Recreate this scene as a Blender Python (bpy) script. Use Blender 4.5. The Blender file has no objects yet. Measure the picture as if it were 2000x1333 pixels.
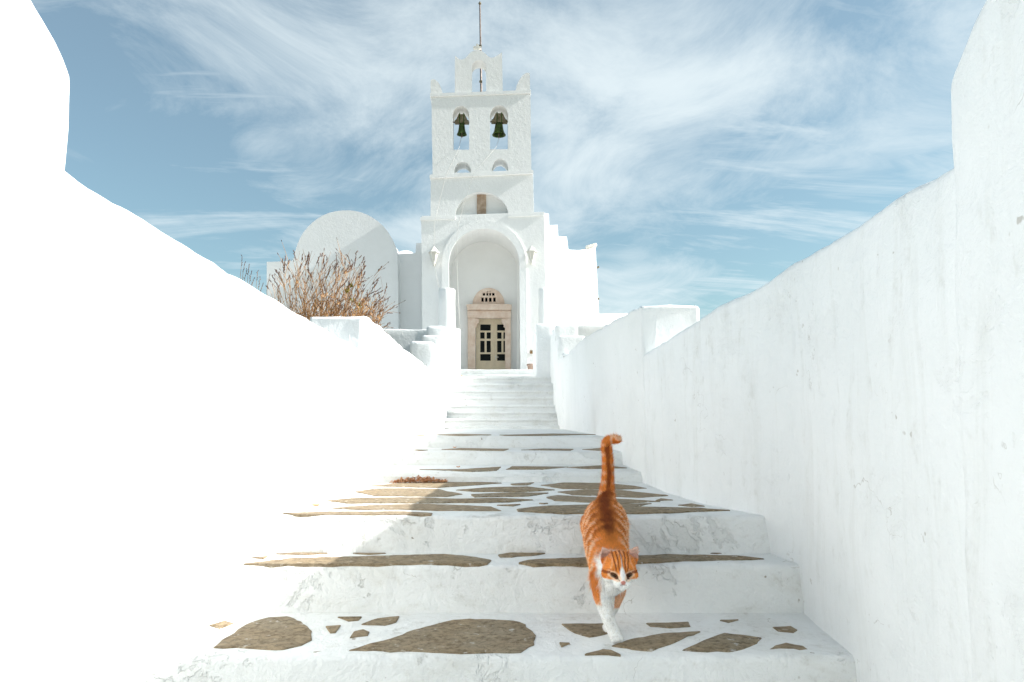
import bpy, bmesh, math, random
import numpy as np
from mathutils import Vector, Matrix, Euler

R = math.radians
random.seed(7)
rng = np.random.default_rng(7)
scene = bpy.context.scene
col = scene.collection

# ------------------------------------------------------------------ camera
W, H, F, HZ = 2000.0, 1333.0, 1389.0, 820.0       # photo frame, focal length and eye level in photo pixels
cam_d = bpy.data.cameras.new('camera')
cam_d.sensor_width = 36.0
cam_d.lens = 36.0 * F / W
cam_d.shift_y = (HZ - H / 2) / W
cam_d.clip_start, cam_d.clip_end = 0.05, 20000
cam = bpy.data.objects.new('camera', cam_d)
cam.location = (0, 0, 0)
cam.rotation_euler = (R(90), 0, 0)
col.objects.link(cam)
scene.camera = cam

# ------------------------------------------------------------------ light
SUN = Vector((-1.0, 0.03, -0.645)).normalized()    # travel direction of the light
sun_el = math.asin(-SUN.z)
sun_az = math.atan2(-SUN.x, -SUN.y)
world = bpy.data.worlds.new('World')
scene.world = world
world.use_nodes = True


SEED1, SEED2, SEED3 = 8.4, 5.5, 4.6      # where in the noise the cirrus is cut from


def build_world():
    nt = world.node_tree
    N, L = nt.nodes, nt.links
    N.clear()
    out = N.new('ShaderNodeOutputWorld')
    bg = N.new('ShaderNodeBackground')
    bg.inputs['Strength'].default_value = 0.083
    L.new(bg.outputs[0], out.inputs[0])
    sky = N.new('ShaderNodeTexSky')
    sky.sky_type = 'NISHITA'
    sky.sun_disc = False
    sky.sun_elevation = sun_el
    sky.sun_rotation = sun_az
    sky.altitude = 50
    sky.air_density = 1.0
    sky.dust_density = 1.6
    sky.ozone_density = 1.2
    tc = N.new('ShaderNodeTexCoord')
    sep = N.new('ShaderNodeSeparateXYZ')
    L.new(tc.outputs['Generated'], sep.inputs[0])

    def math_(op, a, b=None, clamp=False):
        n = N.new('ShaderNodeMath'); n.operation = op; n.use_clamp = clamp
        for i, v in enumerate((a, b)):
            if v is None: continue
            if isinstance(v, (int, float)): n.inputs[i].default_value = v
            else: L.new(v, n.inputs[i])
        return n.outputs[0]

    def vec(x, y, z):
        n = N.new('ShaderNodeCombineXYZ')
        for i, v in enumerate((x, y, z)):
            if isinstance(v, (int, float)): n.inputs[i].default_value = v
            else: L.new(v, n.inputs[i])
        return n.outputs[0]

    def noise(v, scale, detail, rough=.55, dist=0.0):
        n = N.new('ShaderNodeTexNoise')
        n.inputs['Scale'].default_value = scale
        n.inputs['Detail'].default_value = detail
        n.inputs['Roughness'].default_value = rough
        n.inputs['Distortion'].default_value = dist
        L.new(v, n.inputs['Vector'])
        return n.outputs[0]

    def remap(v, a, b, c=0.0, d=1.0):
        n = N.new('ShaderNodeMapRange')
        n.interpolation_type = 'SMOOTHSTEP'
        n.inputs[1].default_value = a; n.inputs[2].default_value = b
        n.inputs[3].default_value = c; n.inputs[4].default_value = d
        L.new(v, n.inputs[0])
        return n.outputs[0]

    # the cirrus deck lies on a high flat sheet: the view direction is projected on it
    zz = math_('ADD', math_('MAXIMUM', sep.outputs[2], 0.0), 0.16)
    px = math_('DIVIDE', sep.outputs[0], zz)
    py = math_('DIVIDE', sep.outputs[1], zz)
    side = remap(px, -1.6, 1.5, -.040, .058)      # the cloud thickens towards the sun's side of the sky
    big = noise(vec(math_('ADD', px, SEED1), py, 4.7), 1.0, 3, .5, .4)
    curl = noise(vec(math_('ADD', px, SEED2), math_('MULTIPLY', py, .8), 1.3), 2.1, 8, .70, .6)
    streak = noise(vec(math_('MULTIPLY', px, .42), math_('SUBTRACT', math_('MULTIPLY', py, 1.9), math_('MULTIPLY', px, .22)), SEED3), 1.9, 6, .66, .5)
    body = math_('ADD', math_('ADD', math_('MULTIPLY', big, .62), math_('MULTIPLY', curl, .40)), side)
    m1 = remap(body, .42, .72, 0.0, .88)
    m2 = remap(math_('ADD', math_('ADD', streak, side), math_('MULTIPLY', math_('SUBTRACT', curl, .5), .25)), .44, .80, 0.0, .78)
    mask = math_('MULTIPLY', math_('MAXIMUM', m1, m2), remap(sep.outputs[2], .0, .07))
    veil = math_('MAXIMUM', mask, .15, True)
    mixc = N.new('ShaderNodeMix'); mixc.data_type = 'RGBA'
    L.new(veil, mixc.inputs['Factor'])
    tint = N.new('ShaderNodeMix'); tint.data_type = 'RGBA'; tint.blend_type = 'MULTIPLY'
    tint.inputs['Factor'].default_value = 1.0
    L.new(sky.outputs[0], tint.inputs['A'])
    tint.inputs['B'].default_value = (.80, 1.05, .97, 1)
    L.new(tint.outputs['Result'], mixc.inputs['A'])
    mixc.inputs['B'].default_value = (5.9, 6.6, 6.85, 1)
    L.new(mixc.outputs['Result'], bg.inputs['Color'])


build_world()
sun_d = bpy.data.lights.new('sun', 'SUN')
sun_d.energy = 5.0
sun_d.angle = R(0.53)
sun_d.color = (1.0, .975, .935)
sun = bpy.data.objects.new('sun', sun_d)
sun.rotation_euler = SUN.to_track_quat('-Z', 'Y').to_euler()
sun.location = (8, -4, 8)
col.objects.link(sun)
vs = scene.view_settings
vs.view_transform = 'Standard'
vs.look = 'None'
vs.exposure = 0.83
vs.gamma = 1
scene.cycles.use_denoising = True
scene.cycles.max_bounces = 8
scene.cycles.diffuse_bounces = 6
scene.cycles.glossy_bounces = 2
scene.cycles.use_adaptive_sampling = True
scene.cycles.adaptive_threshold = 0.03


# ------------------------------------------------------------------ numeric helpers
def hash3(i):
    n = (i[:, 0] * 374761393 + i[:, 1] * 668265263 + i[:, 2] * 2147483647) & 0xFFFFFFFF
    n = ((n ^ (n >> 13)) * 1274126177) & 0xFFFFFFFF
    n = (n ^ (n >> 16)) & 0xFFFF
    return n / 65535.0


def vnoise(P):
    P = np.asarray(P, float) + 517.3
    i = np.floor(P).astype(np.int64)
    f = P - i
    f = f * f * (3 - 2 * f)
    r = 0
    for dx in (0, 1):
        for dy in (0, 1):
            for dz in (0, 1):
                w = (f[:, 0] if dx else 1 - f[:, 0]) * (f[:, 1] if dy else 1 - f[:, 1]) * (f[:, 2] if dz else 1 - f[:, 2])
                r = r + w * hash3(i + np.array([dx, dy, dz]))
    return r * 2 - 1


def fbm(P, o=3):
    P = np.asarray(P, float)
    r, a, t = 0, 1.0, 0.0
    for k in range(o):
        r = r + a * vnoise(P * 2 ** k + 13.7 * k)
        t += a
        a *= .5
    return r / t


def ipl(x, xs, ys):
    return float(np.interp(x, xs, ys))


def at(px, row, Y):
    return Vector(((px - 1000) * Y / F, Y, (HZ - row) * Y / F))


def on_floor(px, row, z):
    Y = -z * F / (row - HZ)
    return Vector(((px - 1000) * Y / F, Y, z))


def mesh_obj(name, verts, faces, mat, parent=None, smooth=False):
    me = bpy.data.meshes.new(name)
    me.from_pydata([tuple(v) for v in verts], [], faces)
    me.update()
    if smooth:
        me.shade_smooth()
    if mat: me.materials.append(mat)
    o = bpy.data.objects.new(name, me)
    col.objects.link(o)
    o.parent = parent
    return o


def bm_obj(name, bm, mat, parent=None, smooth=False):
    bmesh.ops.recalc_face_normals(bm, faces=bm.faces)
    me = bpy.data.meshes.new(name)
    bm.to_mesh(me); bm.free()
    if smooth: me.shade_smooth()
    me.materials.append(mat)
    o = bpy.data.objects.new(name, me)
    col.objects.link(o)
    o.parent = parent
    return o


def empty(name, loc=(0, 0, 0), rz=0):
    o = bpy.data.objects.new(name, None)
    o.empty_display_size = .2
    o.location = loc
    o.rotation_euler = (0, 0, rz)
    col.objects.link(o)
    return o


def tag(o, label, cat=None, group=None, kind=None):
    if label: o['label'] = label
    if cat: o['category'] = cat
    if group: o['group'] = group
    if kind: o['kind'] = kind
    return o


def roughen(o, amp, freq, octs=3, weight=None, seed=0.0):
    me = o.data
    n = len(me.vertices)
    co = np.empty(n * 3); nm = np.empty(n * 3)
    me.vertices.foreach_get('co', co)
    me.vertices.foreach_get('normal', nm)
    co = co.reshape(-1, 3); nm = nm.reshape(-1, 3)
    d = fbm(co * freq + seed, octs) * amp
    if weight is not None: d = d * weight(co)
    co = co + nm * d[:, None]
    me.vertices.foreach_set('co', co.ravel())
    me.update()


def tube(pts, rad, sides=6, cap=True):
    """verts, faces of a tube through pts; rad a number or list"""
    pts = [Vector(p) for p in pts]
    n = len(pts)
    rad = [rad] * n if isinstance(rad, (int, float)) else rad
    V, Fc = [], []
    for i, p in enumerate(pts):
        t = (pts[min(i + 1, n - 1)] - pts[max(i - 1, 0)]).normalized()
        a = t.cross(Vector((0.13, .31, .94)))
        if a.length < .05: a = t.cross(Vector((1, 0, 0)))
        a.normalize(); b = t.cross(a)
        for k in range(sides):
            an = 2 * math.pi * k / sides
            V.append(p + (a * math.cos(an) + b * math.sin(an)) * rad[i])
    for i in range(n - 1):
        for k in range(sides):
            k2 = (k + 1) % sides
            Fc.append((i * sides + k, i * sides + k2, (i + 1) * sides + k2, (i + 1) * sides + k))
    if cap:
        Fc.append(tuple(range(sides))[::-1])
        Fc.append(tuple((n - 1) * sides + k for k in range(sides)))
    return V, Fc


def merge(parts):
    V, Fc = [], []
    for v, f in parts:
        b = len(V)
        V += list(v)
        Fc += [tuple(i + b for i in q) for q in f]
    return V, Fc


def lathe(profile, seg=24):
    """profile (r,z) list around z axis"""
    V, Fc = [], []
    for r, z in profile:
        for k in range(seg):
            a = 2 * math.pi * k / seg
            V.append(Vector((r * math.cos(a), r * math.sin(a), z)))
    for i in range(len(profile) - 1):
        for k in range(seg):
            k2 = (k + 1) % seg
            Fc.append((i * seg + k, i * seg + k2, (i + 1) * seg + k2, (i + 1) * seg + k))
    return V, Fc


def densify(loop, step):
    out = []
    n = len(loop)
    for i in range(n):
        a, b = Vector(loop[i]), Vector(loop[(i + 1) % n])
        m = max(1, int((b - a).length / step))
        for k in range(m):
            out.append(a.lerp(b, k / m))
    return out


def prism(outer, holes, d0, d1, step=.12, jit=.0, bev=0.0):
    """solid between depths d0,d1 (y) of a polygon with holes in (x,z) -> bmesh"""
    bm = bmesh.new()
    edges = []
    for L in [outer] + list(holes):
        pts = densify([Vector((p[0], p[1], 0)) for p in L], step)
        if jit:
            P = np.array([[p.x, p.y, 3.3] for p in pts])
            jx, jz = fbm(P * 2.3, 3) * jit, fbm(P * 2.3 + 41, 3) * jit
            pts = [Vector((p.x + jx[i], p.y + jz[i], 0)) for i, p in enumerate(pts)]
        vs_ = [bm.verts.new((p.x, d0, p.y)) for p in pts]
        edges += [bm.edges.new((vs_[i], vs_[(i + 1) % len(vs_)])) for i in range(len(vs_))]
    bmesh.ops.triangle_fill(bm, use_beauty=True, use_dissolve=False, edges=edges)
    r = bmesh.ops.extrude_face_region(bm, geom=list(bm.faces))
    for v in r['geom']:
        if isinstance(v, bmesh.types.BMVert): v.co.y = d1
    bmesh.ops.recalc_face_normals(bm, faces=bm.faces)
    if bev:
        es = [e for e in bm.edges if len(e.link_faces) == 2 and e.calc_face_angle(0) > .9]
        bmesh.ops.bevel(bm, geom=es, offset=bev, segments=2, profile=.5, affect='EDGES', clamp_overlap=True)
    return bm


def box_bm(x0, x1, y0, y1, z0, z1, bev=.02, cuts=0.0, seg=2):
    bm = bmesh.new()
    bmesh.ops.create_cube(bm, size=1)
    for v in bm.verts:
        v.co = Vector((x0 if v.co.x < 0 else x1, y0 if v.co.y < 0 else y1, z0 if v.co.z < 0 else z1))
    if cuts:
        for ax in range(3):
            lo, hi = ((x0, x1), (y0, y1), (z0, z1))[ax]
            n = int((hi - lo) / cuts)
            for k in range(1, n):
                c = [0, 0, 0]; c[ax] = lo + (hi - lo) * k / n
                nn = [0, 0, 0]; nn[ax] = 1
                bmesh.ops.bisect_plane(bm, geom=bm.verts[:] + bm.edges[:] + bm.faces[:], plane_co=c, plane_no=nn)
    if bev:
        es = [e for e in bm.edges if len(e.link_faces) == 2 and e.calc_face_angle(0) > 1.0]
        bmesh.ops.bevel(bm, geom=es, offset=bev, segments=seg, profile=.5, affect='EDGES', clamp_overlap=True)
    return bm


# ------------------------------------------------------------------ materials
class Mat:
    def __init__(s, name, rough=.8, spec=.3):
        s.m = bpy.data.materials.new(name)
        s.m.use_nodes = True
        s.N, s.L = s.m.node_tree.nodes, s.m.node_tree.links
        s.b = s.N['Principled BSDF']
        s.b.inputs['Roughness'].default_value = rough
        s.b.inputs['Specular IOR Level'].default_value = spec
        g = s.N.new('ShaderNodeNewGeometry')
        s.pos = g.outputs['Position']
        s.nrm = g.outputs['Normal']

    def inp(s, sock, v):
        if isinstance(v, (int, float)): sock.default_value = v
        elif isinstance(v, tuple): sock.default_value = v if len(v) == 4 else (*v, 1)
        else: s.L.new(v, sock)

    def scale(s, v, sc):
        n = s.N.new('ShaderNodeVectorMath'); n.operation = 'MULTIPLY'
        s.L.new(v, n.inputs[0]); n.inputs[1].default_value = sc
        return n.outputs[0]

    def noise(s, sc=5, detail=4, rough=.55, dist=0, vec=None):
        n = s.N.new('ShaderNodeTexNoise')
        s.L.new(vec or s.pos, n.inputs['Vector'])
        n.inputs['Scale'].default_value = sc
        n.inputs['Detail'].default_value = detail
        n.inputs['Roughness'].default_value = rough
        n.inputs['Distortion'].default_value = dist
        return n.outputs[0]

    def voro(s, sc, feature='F1', vec=None):
        n = s.N.new('ShaderNodeTexVoronoi')
        n.feature = feature
        n.inputs['Scale'].default_value = sc
        s.L.new(vec or s.pos, n.inputs['Vector'])
        return n.outputs['Distance']

    def ramp(s, v, a, b, c=0.0, d=1.0):
        n = s.N.new('ShaderNodeMapRange')
        s.L.new(v, n.inputs[0])
        for i, x in enumerate((a, b, c, d)): n.inputs[i + 1].default_value = x
        return n.outputs[0]

    def mix(s, f, a, b, mode='MIX'):
        n = s.N.new('ShaderNodeMix'); n.data_type = 'RGBA'; n.blend_type = mode
        s.inp(n.inputs['Factor'], f); s.inp(n.inputs['A'], a); s.inp(n.inputs['B'], b)
        return n.outputs['Result']

    def math(s, op, a, b):
        n = s.N.new('ShaderNodeMath'); n.operation = op
        s.inp(n.inputs[0], a); s.inp(n.inputs[1], b)
        return n.outputs[0]

    def bump(s, h, dist, strength=1.0):
        n = s.N.new('ShaderNodeBump')
        n.inputs['Distance'].default_value = dist
        n.inputs['Strength'].default_value = strength
        s.L.new(h, n.inputs['Height'])
        if getattr(s, '_bn', None): s.L.new(s._bn, n.inputs['Normal'])
        s._bn = n.outputs[0]
        s.L.new(s._bn, s.b.inputs['Normal'])

    def color(s, c):
        s.inp(s.b.inputs['Base Color'], c)


def whitewash(name, base=(.85, .85, .84), dirty=(.775, .78, .765), streaks=True, big=.0, bsc=7, specks=.5, bumpy=1.0, stain=0.0, cracks=.0, flake=.0):
    m = Mat(name, .85, .2)
    n1 = m.noise(1.3, 4, .65)
    c = m.mix(m.ramp(n1, .38, .72, 0, .7), base, dirty)
    if streaks:
        st = m.noise(1.0, 5, .7, .8, m.scale(m.pos, (11, 11, 1.6)))
        c = m.mix(m.ramp(st, .50, .74, 0, .40), c, (.67, .67, .64))
        sb = m.noise(17, 3, .7)
        c = m.mix(m.math('MULTIPLY', m.ramp(sb, .55, .72, 0, .45), m.ramp(st, .45, .6)), c, (.62, .615, .58))
    if stain:
        sn = m.noise(2.6, 5, .72, .8, m.scale(m.pos, (1, 1, 1.8)))
        c = m.mix(m.ramp(sn, .50, .74, 0, stain), c, (.56, .525, .45))
        s2 = m.noise(38, 3, .7)
        c = m.mix(m.math('MULTIPLY', m.ramp(s2, .54, .74, 0, stain), m.ramp(sn, .42, .6)), c, (.40, .365, .30))
    if flake:
        fk = m.noise(2.4, 7, .72, .5)
        lay = m.ramp(fk, .575, .595)
        c = m.mix(m.math('MULTIPLY', lay, flake), c, (.70, .705, .685))
        lay2 = m.ramp(m.noise(5.0, 6, .75, .4), .64, .655)
        c = m.mix(m.math('MULTIPLY', lay2, flake * .9), c, (.60, .585, .54))
    if specks:
        f1 = m.noise(24, 2, .6)
        f2 = m.noise(3.0, 2, .6)
        fl = m.math('MULTIPLY', m.ramp(f1, .70, .73), m.ramp(f2, .52, .60))
        c = m.mix(m.math('MULTIPLY', fl, specks), c, (.30, .25, .19))
    if cracks:
        dv = m.N.new('ShaderNodeVectorMath'); dv.operation = 'ADD'
        nz = m.N.new('ShaderNodeTexNoise'); nz.inputs['Scale'].default_value = 7; nz.inputs['Detail'].default_value = 4
        m.L.new(m.pos, nz.inputs['Vector'])
        m.L.new(m.pos, dv.inputs[0]); m.L.new(m.scale(nz.outputs['Color'], (.30, .30, .12)), dv.inputs[1])
        cr = m.voro(1.9, 'DISTANCE_TO_EDGE', m.scale(dv.outputs[0], (1.6, 1.6, 1)))
        cm = m.math('MULTIPLY', m.ramp(cr, .0005, .0042, 1, 0), m.ramp(m.noise(4.3, 3, .6), .58, .63))
        c = m.mix(m.math('MULTIPLY', cm, cracks), c, (.36, .33, .28))
    m.color(c)
    if big:
        m.bump(m.noise(bsc, 5, .62, .4), big, .9)
    if flake: m.bump(m.math('SUBTRACT', 1.0, m.math('ADD', lay, lay2)), .0045 * min(1, flake * 2), .8)
    m.bump(m.noise(11, 6, .68, .3), .013 * bumpy, .85)
    return m.m


def plain(name, c, rough=.6, var=.25, sc=20, bump=.0, metal=0.0, c2=None, spec=.3):
    m = Mat(name, rough, spec)
    dark = c2 or tuple(x * (1 - var) for x in c)
    m.color(m.mix(m.ramp(m.noise(sc, 5, .6), .35, .65), c, dark))
    m.b.inputs['Metallic'].default_value = metal
    if bump: m.bump(m.noise(sc * 2, 4, .6), bump)
    return m.m


M = {}
M['wall'] = whitewash('whitewash_wall', base=(.85, .855, .85), dirty=(.755, .77, .765), cracks=.5, flake=.13)
M['step'] = whitewash('whitewash_step', base=(.85, .85, .835), dirty=(.765, .765, .74), streaks=False, stain=.36, specks=.8, bumpy=1.5, cracks=.6, flake=.5)
M['rubble'] = whitewash('whitewash_rubble', big=.014, bsc=6, streaks=False, specks=.6)
M['stucco'] = whitewash('rough_stucco', dirty=(.80, .80, .79), streaks=False, base=(.85, .85, .84), big=.011, bsc=8, specks=.0, bumpy=.7)
M['smooth'] = whitewash('smooth_plaster', base=(.85, .85, .84), dirty=(.79, .79, .775), streaks=False, specks=.0, bumpy=.7)
M['trim'] = whitewash('white_trim', dirty=(.80, .80, .79), streaks=False, specks=.0, bumpy=.6)
M['marble'] = plain('beige_marble', (.80, .665, .565), .6, c2=(.68, .51, .40), sc=5, bump=.006)
M['slabstone'] = plain('weathered_slab', (.50, .39, .30), .8, c2=(.30, .20, .13), sc=6, bump=.008)
M['door'] = plain('cream_door_paint', (.70, .59, .43), .45, .10, 6)
M['dark'] = plain('dark_interior', (.012, .012, .012), .9, .2)
M['bronze'] = plain('green_bronze', (.085, .135, .028), .42, c2=(.022, .032, .009), sc=7, bump=.006, metal=.4)
M['wood'] = plain('weathered_wood', (.24, .20, .14), .8, c2=(.12, .10, .05), sc=12, bump=.01)
M['pole'] = plain('pole_metal', (.30, .25, .23), .5, c2=(.16, .12, .10), sc=9, metal=.3)
M['rope'] = plain('pale_rope', (.62, .61, .58), .9, .15, 60)
M['lamp'] = plain('cream_lamp_paint', (.74, .72, .66), .45, .1, 12)
M['brown'] = plain('brown_sign', (.42, .24, .10), .6, .4, 25)
M['terra'] = plain('terracotta', (.50, .36, .29), .8, .3, 18)
M['ground'] = plain('dry_ground', (.30, .25, .18), .95, .4, 2, bump=.05)
M['litter'] = plain('dry_leaf', (.55, .24, .11), .8, c2=(.66, .42, .25), sc=40)

g = Mat('frosted_lamp_glass', .25)
g.color((.78, .76, .70)); g.b.inputs['Transmission Weight'].default_value = .3
M['lampglass'] = g.m
g = Mat('window_glass', .12, .08)
g.color((.010, .011, .010))
M['glass'] = g.m


def slate():
    m = Mat('schist_flagstone', .8, .25)
    v = m.scale(m.pos, (5.5, 8, 9))
    n1 = m.noise(3.2, 9, .78, 1.0, v)
    n2 = m.noise(42, 5, .75)
    n3 = m.noise(4.0, 4, .6)
    c = m.mix(m.ramp(n1, .35, .68), (.165, .118, .066), (.47, .36, .225))
    c = m.mix(m.ramp(n3, .42, .66, 0, .55), c, (.33, .295, .225))
    c = m.mix(m.ramp(n2, .47, .62, 0, .8), c, (.115, .080, .042))
    c = m.mix(m.ramp(m.noise(30, 4, .65), .62, .70, 0, .75), c, (.66, .64, .59))
    info = m.N.new('ShaderNodeObjectInfo')
    c = m.mix(m.ramp(info.outputs['Random'], 0, 1, 0, .40), c, (.36, .275, .185))
    m.color(c)
    m.bump(n1, .010, .8)
    m.bump(n2, .004, .8)
    return m.m


M['slate'] = slate()


# ------------------------------------------------------------------ ground
def ground_z(x, y):
    nat = np.clip(.30 + .1 * (y - 5), -.5, 1.28)
    far = np.hypot(x, y - 15)
    nat = nat - np.clip((far - 32) * .10, 0, 26)
    inside = (np.abs(x + .1) < 1.28) & (y < 24)
    return np.where(inside, nat - 1.6, nat)


xs = np.concatenate([np.linspace(-9000, -60, 10), np.linspace(-50, -3, 26), np.linspace(-2.6, 2.6, 41), np.linspace(3, 50, 26), np.linspace(60, 9000, 10)])
ys = np.concatenate([np.linspace(-9000, -60, 10), np.linspace(-50, -6, 16), np.linspace(-5, 30, 71), np.linspace(32, 60, 14), np.linspace(70, 9000, 12)])
GX, GY = np.meshgrid(xs, ys)
GZ = ground_z(GX, GY)
near = np.hypot(GX, GY) < 60
GZ = GZ + np.where(near & (GZ > -1.2), .05 * fbm(np.c_[GX.ravel() * .8, GY.ravel() * .8, GX.ravel() * 0], 3).reshape(GX.shape), 0)
nx = len(xs)
fs = [(j * nx + i, j * nx + i + 1, (j + 1) * nx + i + 1, (j + 1) * nx + i) for j in range(len(ys) - 1) for i in range(nx - 1)]
gr = mesh_obj('ground', np.c_[GX.ravel(), GY.ravel(), GZ.ravel()], fs, M['ground'], smooth=True)
tag(gr, 'dry brown hillside around the whitewashed stairs', kind='structure')

# hidden pale yard, added to bounce light onto the church fronts
cyl = [(-11, 16.3), (-1.92, 16.3), (-1.92, 26.5), (1.52, 26.5), (1.52, 16.3), (11, 16.3), (11, 36), (-11, 36)]
bm = bmesh.new()
top_ = [bm.verts.new((x, y, 1.345)) for x, y in cyl]
bot_ = [bm.verts.new((x, y, 1.05)) for x, y in cyl]
bm.faces.new(top_); bm.faces.new(bot_[::-1])
for k in range(8): bm.faces.new((top_[k], bot_[k], bot_[(k + 1) % 8], top_[(k + 1) % 8]))
yard = bm_obj('bounce_yard', bm, M['smooth'])
tag(yard, 'unseen pale yard added to bounce light onto the church', kind='structure')

# ------------------------------------------------------------------ wall paths (inner face at eye level)
LY = [-2, 1.5, 2.4, 2.65, 2.9, 3.5, 5.5, 10, 13, 18]
LX = [-.975, -.975, -.965, -.90, -.845, -.80, -.80, -1.0, -1.20, -1.26]
RY = [-2, 1.05, 1.3, 1.5, 2.0, 2.45, 2.65, 3.0, 3.5, 4.1, 10.2, 13, 18]
RX = [.76, .79, .818, .845, .915, .96, .93, .80, .74, .73, .70, .64, .60]


def lx(y): return ipl(y, LY, LX)
def rx(y): return ipl(y, RY, RX)


BATTER = .04      # the walls lean in a little towards their tops


def solve_y(px, fx):
    lo, hi = .5, 25.0
    s = 1 if px > 1000 else -1
    for _ in range(50):
        mid = (lo + hi) / 2
        v = s * fx(mid) * F / mid
        if v > s * (px - 1000): lo = mid
        else: hi = mid
    return mid


def tops(fx, pts):
    sd = 1 if pts[0][0] > 1000 else -1
    ys_ = [solve_y(p + sd * BATTER * (HZ - r), fx) for p, r in pts]
    return ys_, [(HZ - r) * y / F for (_, r), y in zip(pts, ys_)]


def wall_run(name, y0, y1, fx, ytop, ztop, thick, side, parent, zbase, batter=BATTER, step=.035, r=.05, mat='wall', amp=.009, freq=3.0, proud=0.0, soft=1.0):
    """plaster wall along the stair; side -1 left / +1 right (inner face towards the stair)"""
    V, Fc = [], []
    nz = 26
    stations = [(y0, .055 * soft), (y0 + .012 * soft, .022 * soft), (y0 + .035 * soft, .0)]
    n = max(3, int((y1 - y0) / step))
    stations += [(y0 + .05 + (y1 - y0 - .1) * k / n, 0) for k in range(n + 1)]
    stations += [(y1 - .035, .0), (y1 - .012, .022), (y1, .055)]
    rows = []
    for y, ins in stations:
        zt = ipl(y, ytop, ztop) - ins * .6
        zb = zbase(y) if callable(zbase) else zbase
        sec = []
        for k in range(nz + 1):
            z = zb + (zt - r - zb) * k / nz
            sec.append((0, z))
        for k in range(1, 6):
            a = k / 6 * math.pi / 2
            sec.append((r * (1 - math.cos(a)), zt - r + r * math.sin(a)))
        for k in range(0, 5):
            sec.append((r + (thick - 2 * r) * k / 4, zt))
        for k in range(1, 6):
            a = k / 6 * math.pi / 2
            sec.append((thick - r + r * math.sin(a), zt - r + r * math.cos(a)))
        for k in range(0, 6):
            sec.append((thick, zt - r + (zb - zt + r) * k / 5))
        row = []
        for o, z in sec:
            oo = min(max(o, ins), thick - ins)
            x = fx(y) - side * proud - side * batter * z + side * oo
            row.append(Vector((x, y, z)))
        rows.append(row)
    m = len(rows[0])
    for row in rows: V += row
    for i in range(len(rows) - 1):
        for k in range(m - 1):
            q = (i * m + k, i * m + k + 1, (i + 1) * m + k + 1, (i + 1) * m + k)
            Fc.append(q if side > 0 else q[::-1])
    cap0 = tuple(range(m)); cap1 = tuple((len(rows) - 1) * m + k for k in range(m))
    Fc.append(cap0[::-1] if side > 0 else cap0)
    Fc.append(cap1 if side > 0 else cap1[::-1])
    o = mesh_obj(name, V, Fc, M[mat], parent, smooth=True)
    for q in (-1, -2): o.data.polygons[len(Fc) + q].use_smooth = False
    roughen(o, amp, freq, 4)
    roughen(o, amp * .6, freq * 4, 3, seed=9)
    return o


def zb_stairs(y): return -1.7 if y < 4 else -1.0


left_wall = tag(empty('stair_wall', (-1.1, 2.0, -1)), 'sunlit white stair wall on the left, blown out by the sun', 'wall', 'whitewashed walls along the stairs')
right_wall = tag(empty('stair_wall', (1.1, 2.0, -1)), 'shaded white stair wall on the right, behind the cat', 'wall', 'whitewashed walls along the stairs')


def keep(o, parent):
    o.parent = parent
    o.matrix_parent_inverse = Matrix.Translation(-Vector(parent.location))
    return o


yl, zl = tops(lx, [(109, 321), (184, 375), (294, 433), (336, 462), (394, 496), (441, 525), (520, 575), (604, 625), (700, 683), (715, 690)])
keep(wall_run('wall_run', 1.40, 3.98, lx, yl, [z + .010 for z in zl], .34, -1, None, zb_stairs, r=.03, amp=.011), left_wall)
yl2, zl2 = tops(lx, [(708, 619), (722, 622), (749, 644), (800, 688), (839, 720)])
keep(wall_run('raised_wall_run', yl2[0], 8.7, lx, yl2, zl2, .285, -1, None, zb_stairs, r=.022, soft=.35, mat='rubble', proud=.004, amp=.014), left_wall)
keep(wall_run('tall_end_wall', -1.6, 1.50, lx, [-1.6, .5, 1.0, 1.25, 1.33, 1.39, 1.43, 1.455, 1.475, 1.49, 1.5], [1.0, .99, .95, .885, .84, .803, .776, .755, .732, .708, .685], .42, -1, None, -1.8, r=.05, step=.014, proud=.034, amp=.012), left_wall)
yr, zr = tops(rx, [(1857, 325), (1788, 368), (1725, 402), (1657, 457), (1610, 483), (1536, 525), (1473, 567), (1418, 596), (1360, 630), (1300, 667), (1248, 700)])
keep(wall_run('wall_run', 1.20, 4.2, rx, yr, [z + .012 for z in zr], .36, 1, None, zb_stairs, r=.03, amp=.011), right_wall)
yr2, zr2 = tops(rx, [(1252, 597), (1225, 611), (1180, 637), (1140, 660), (1098, 702)])
keep(wall_run('raised_wall_run', yr2[0], 10.4, rx, yr2, zr2, .325, 1, None, zb_stairs, r=.022, soft=.35, mat='rubble', proud=.004, amp=.014), right_wall)
keep(wall_run('tall_end_wall', -1.6, 1.305, rx, [-1.6, .9, 1.06, 1.12, 1.16, 1.20, 1.235, 1.26, 1.28, 1.295, 1.305], [.77, .755, .735, .715, .70, .682, .662, .643, .622, .598, .575], .42, 1, None, -1.8, r=.045, step=.014, proud=.010, amp=.012), right_wall)

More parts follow.
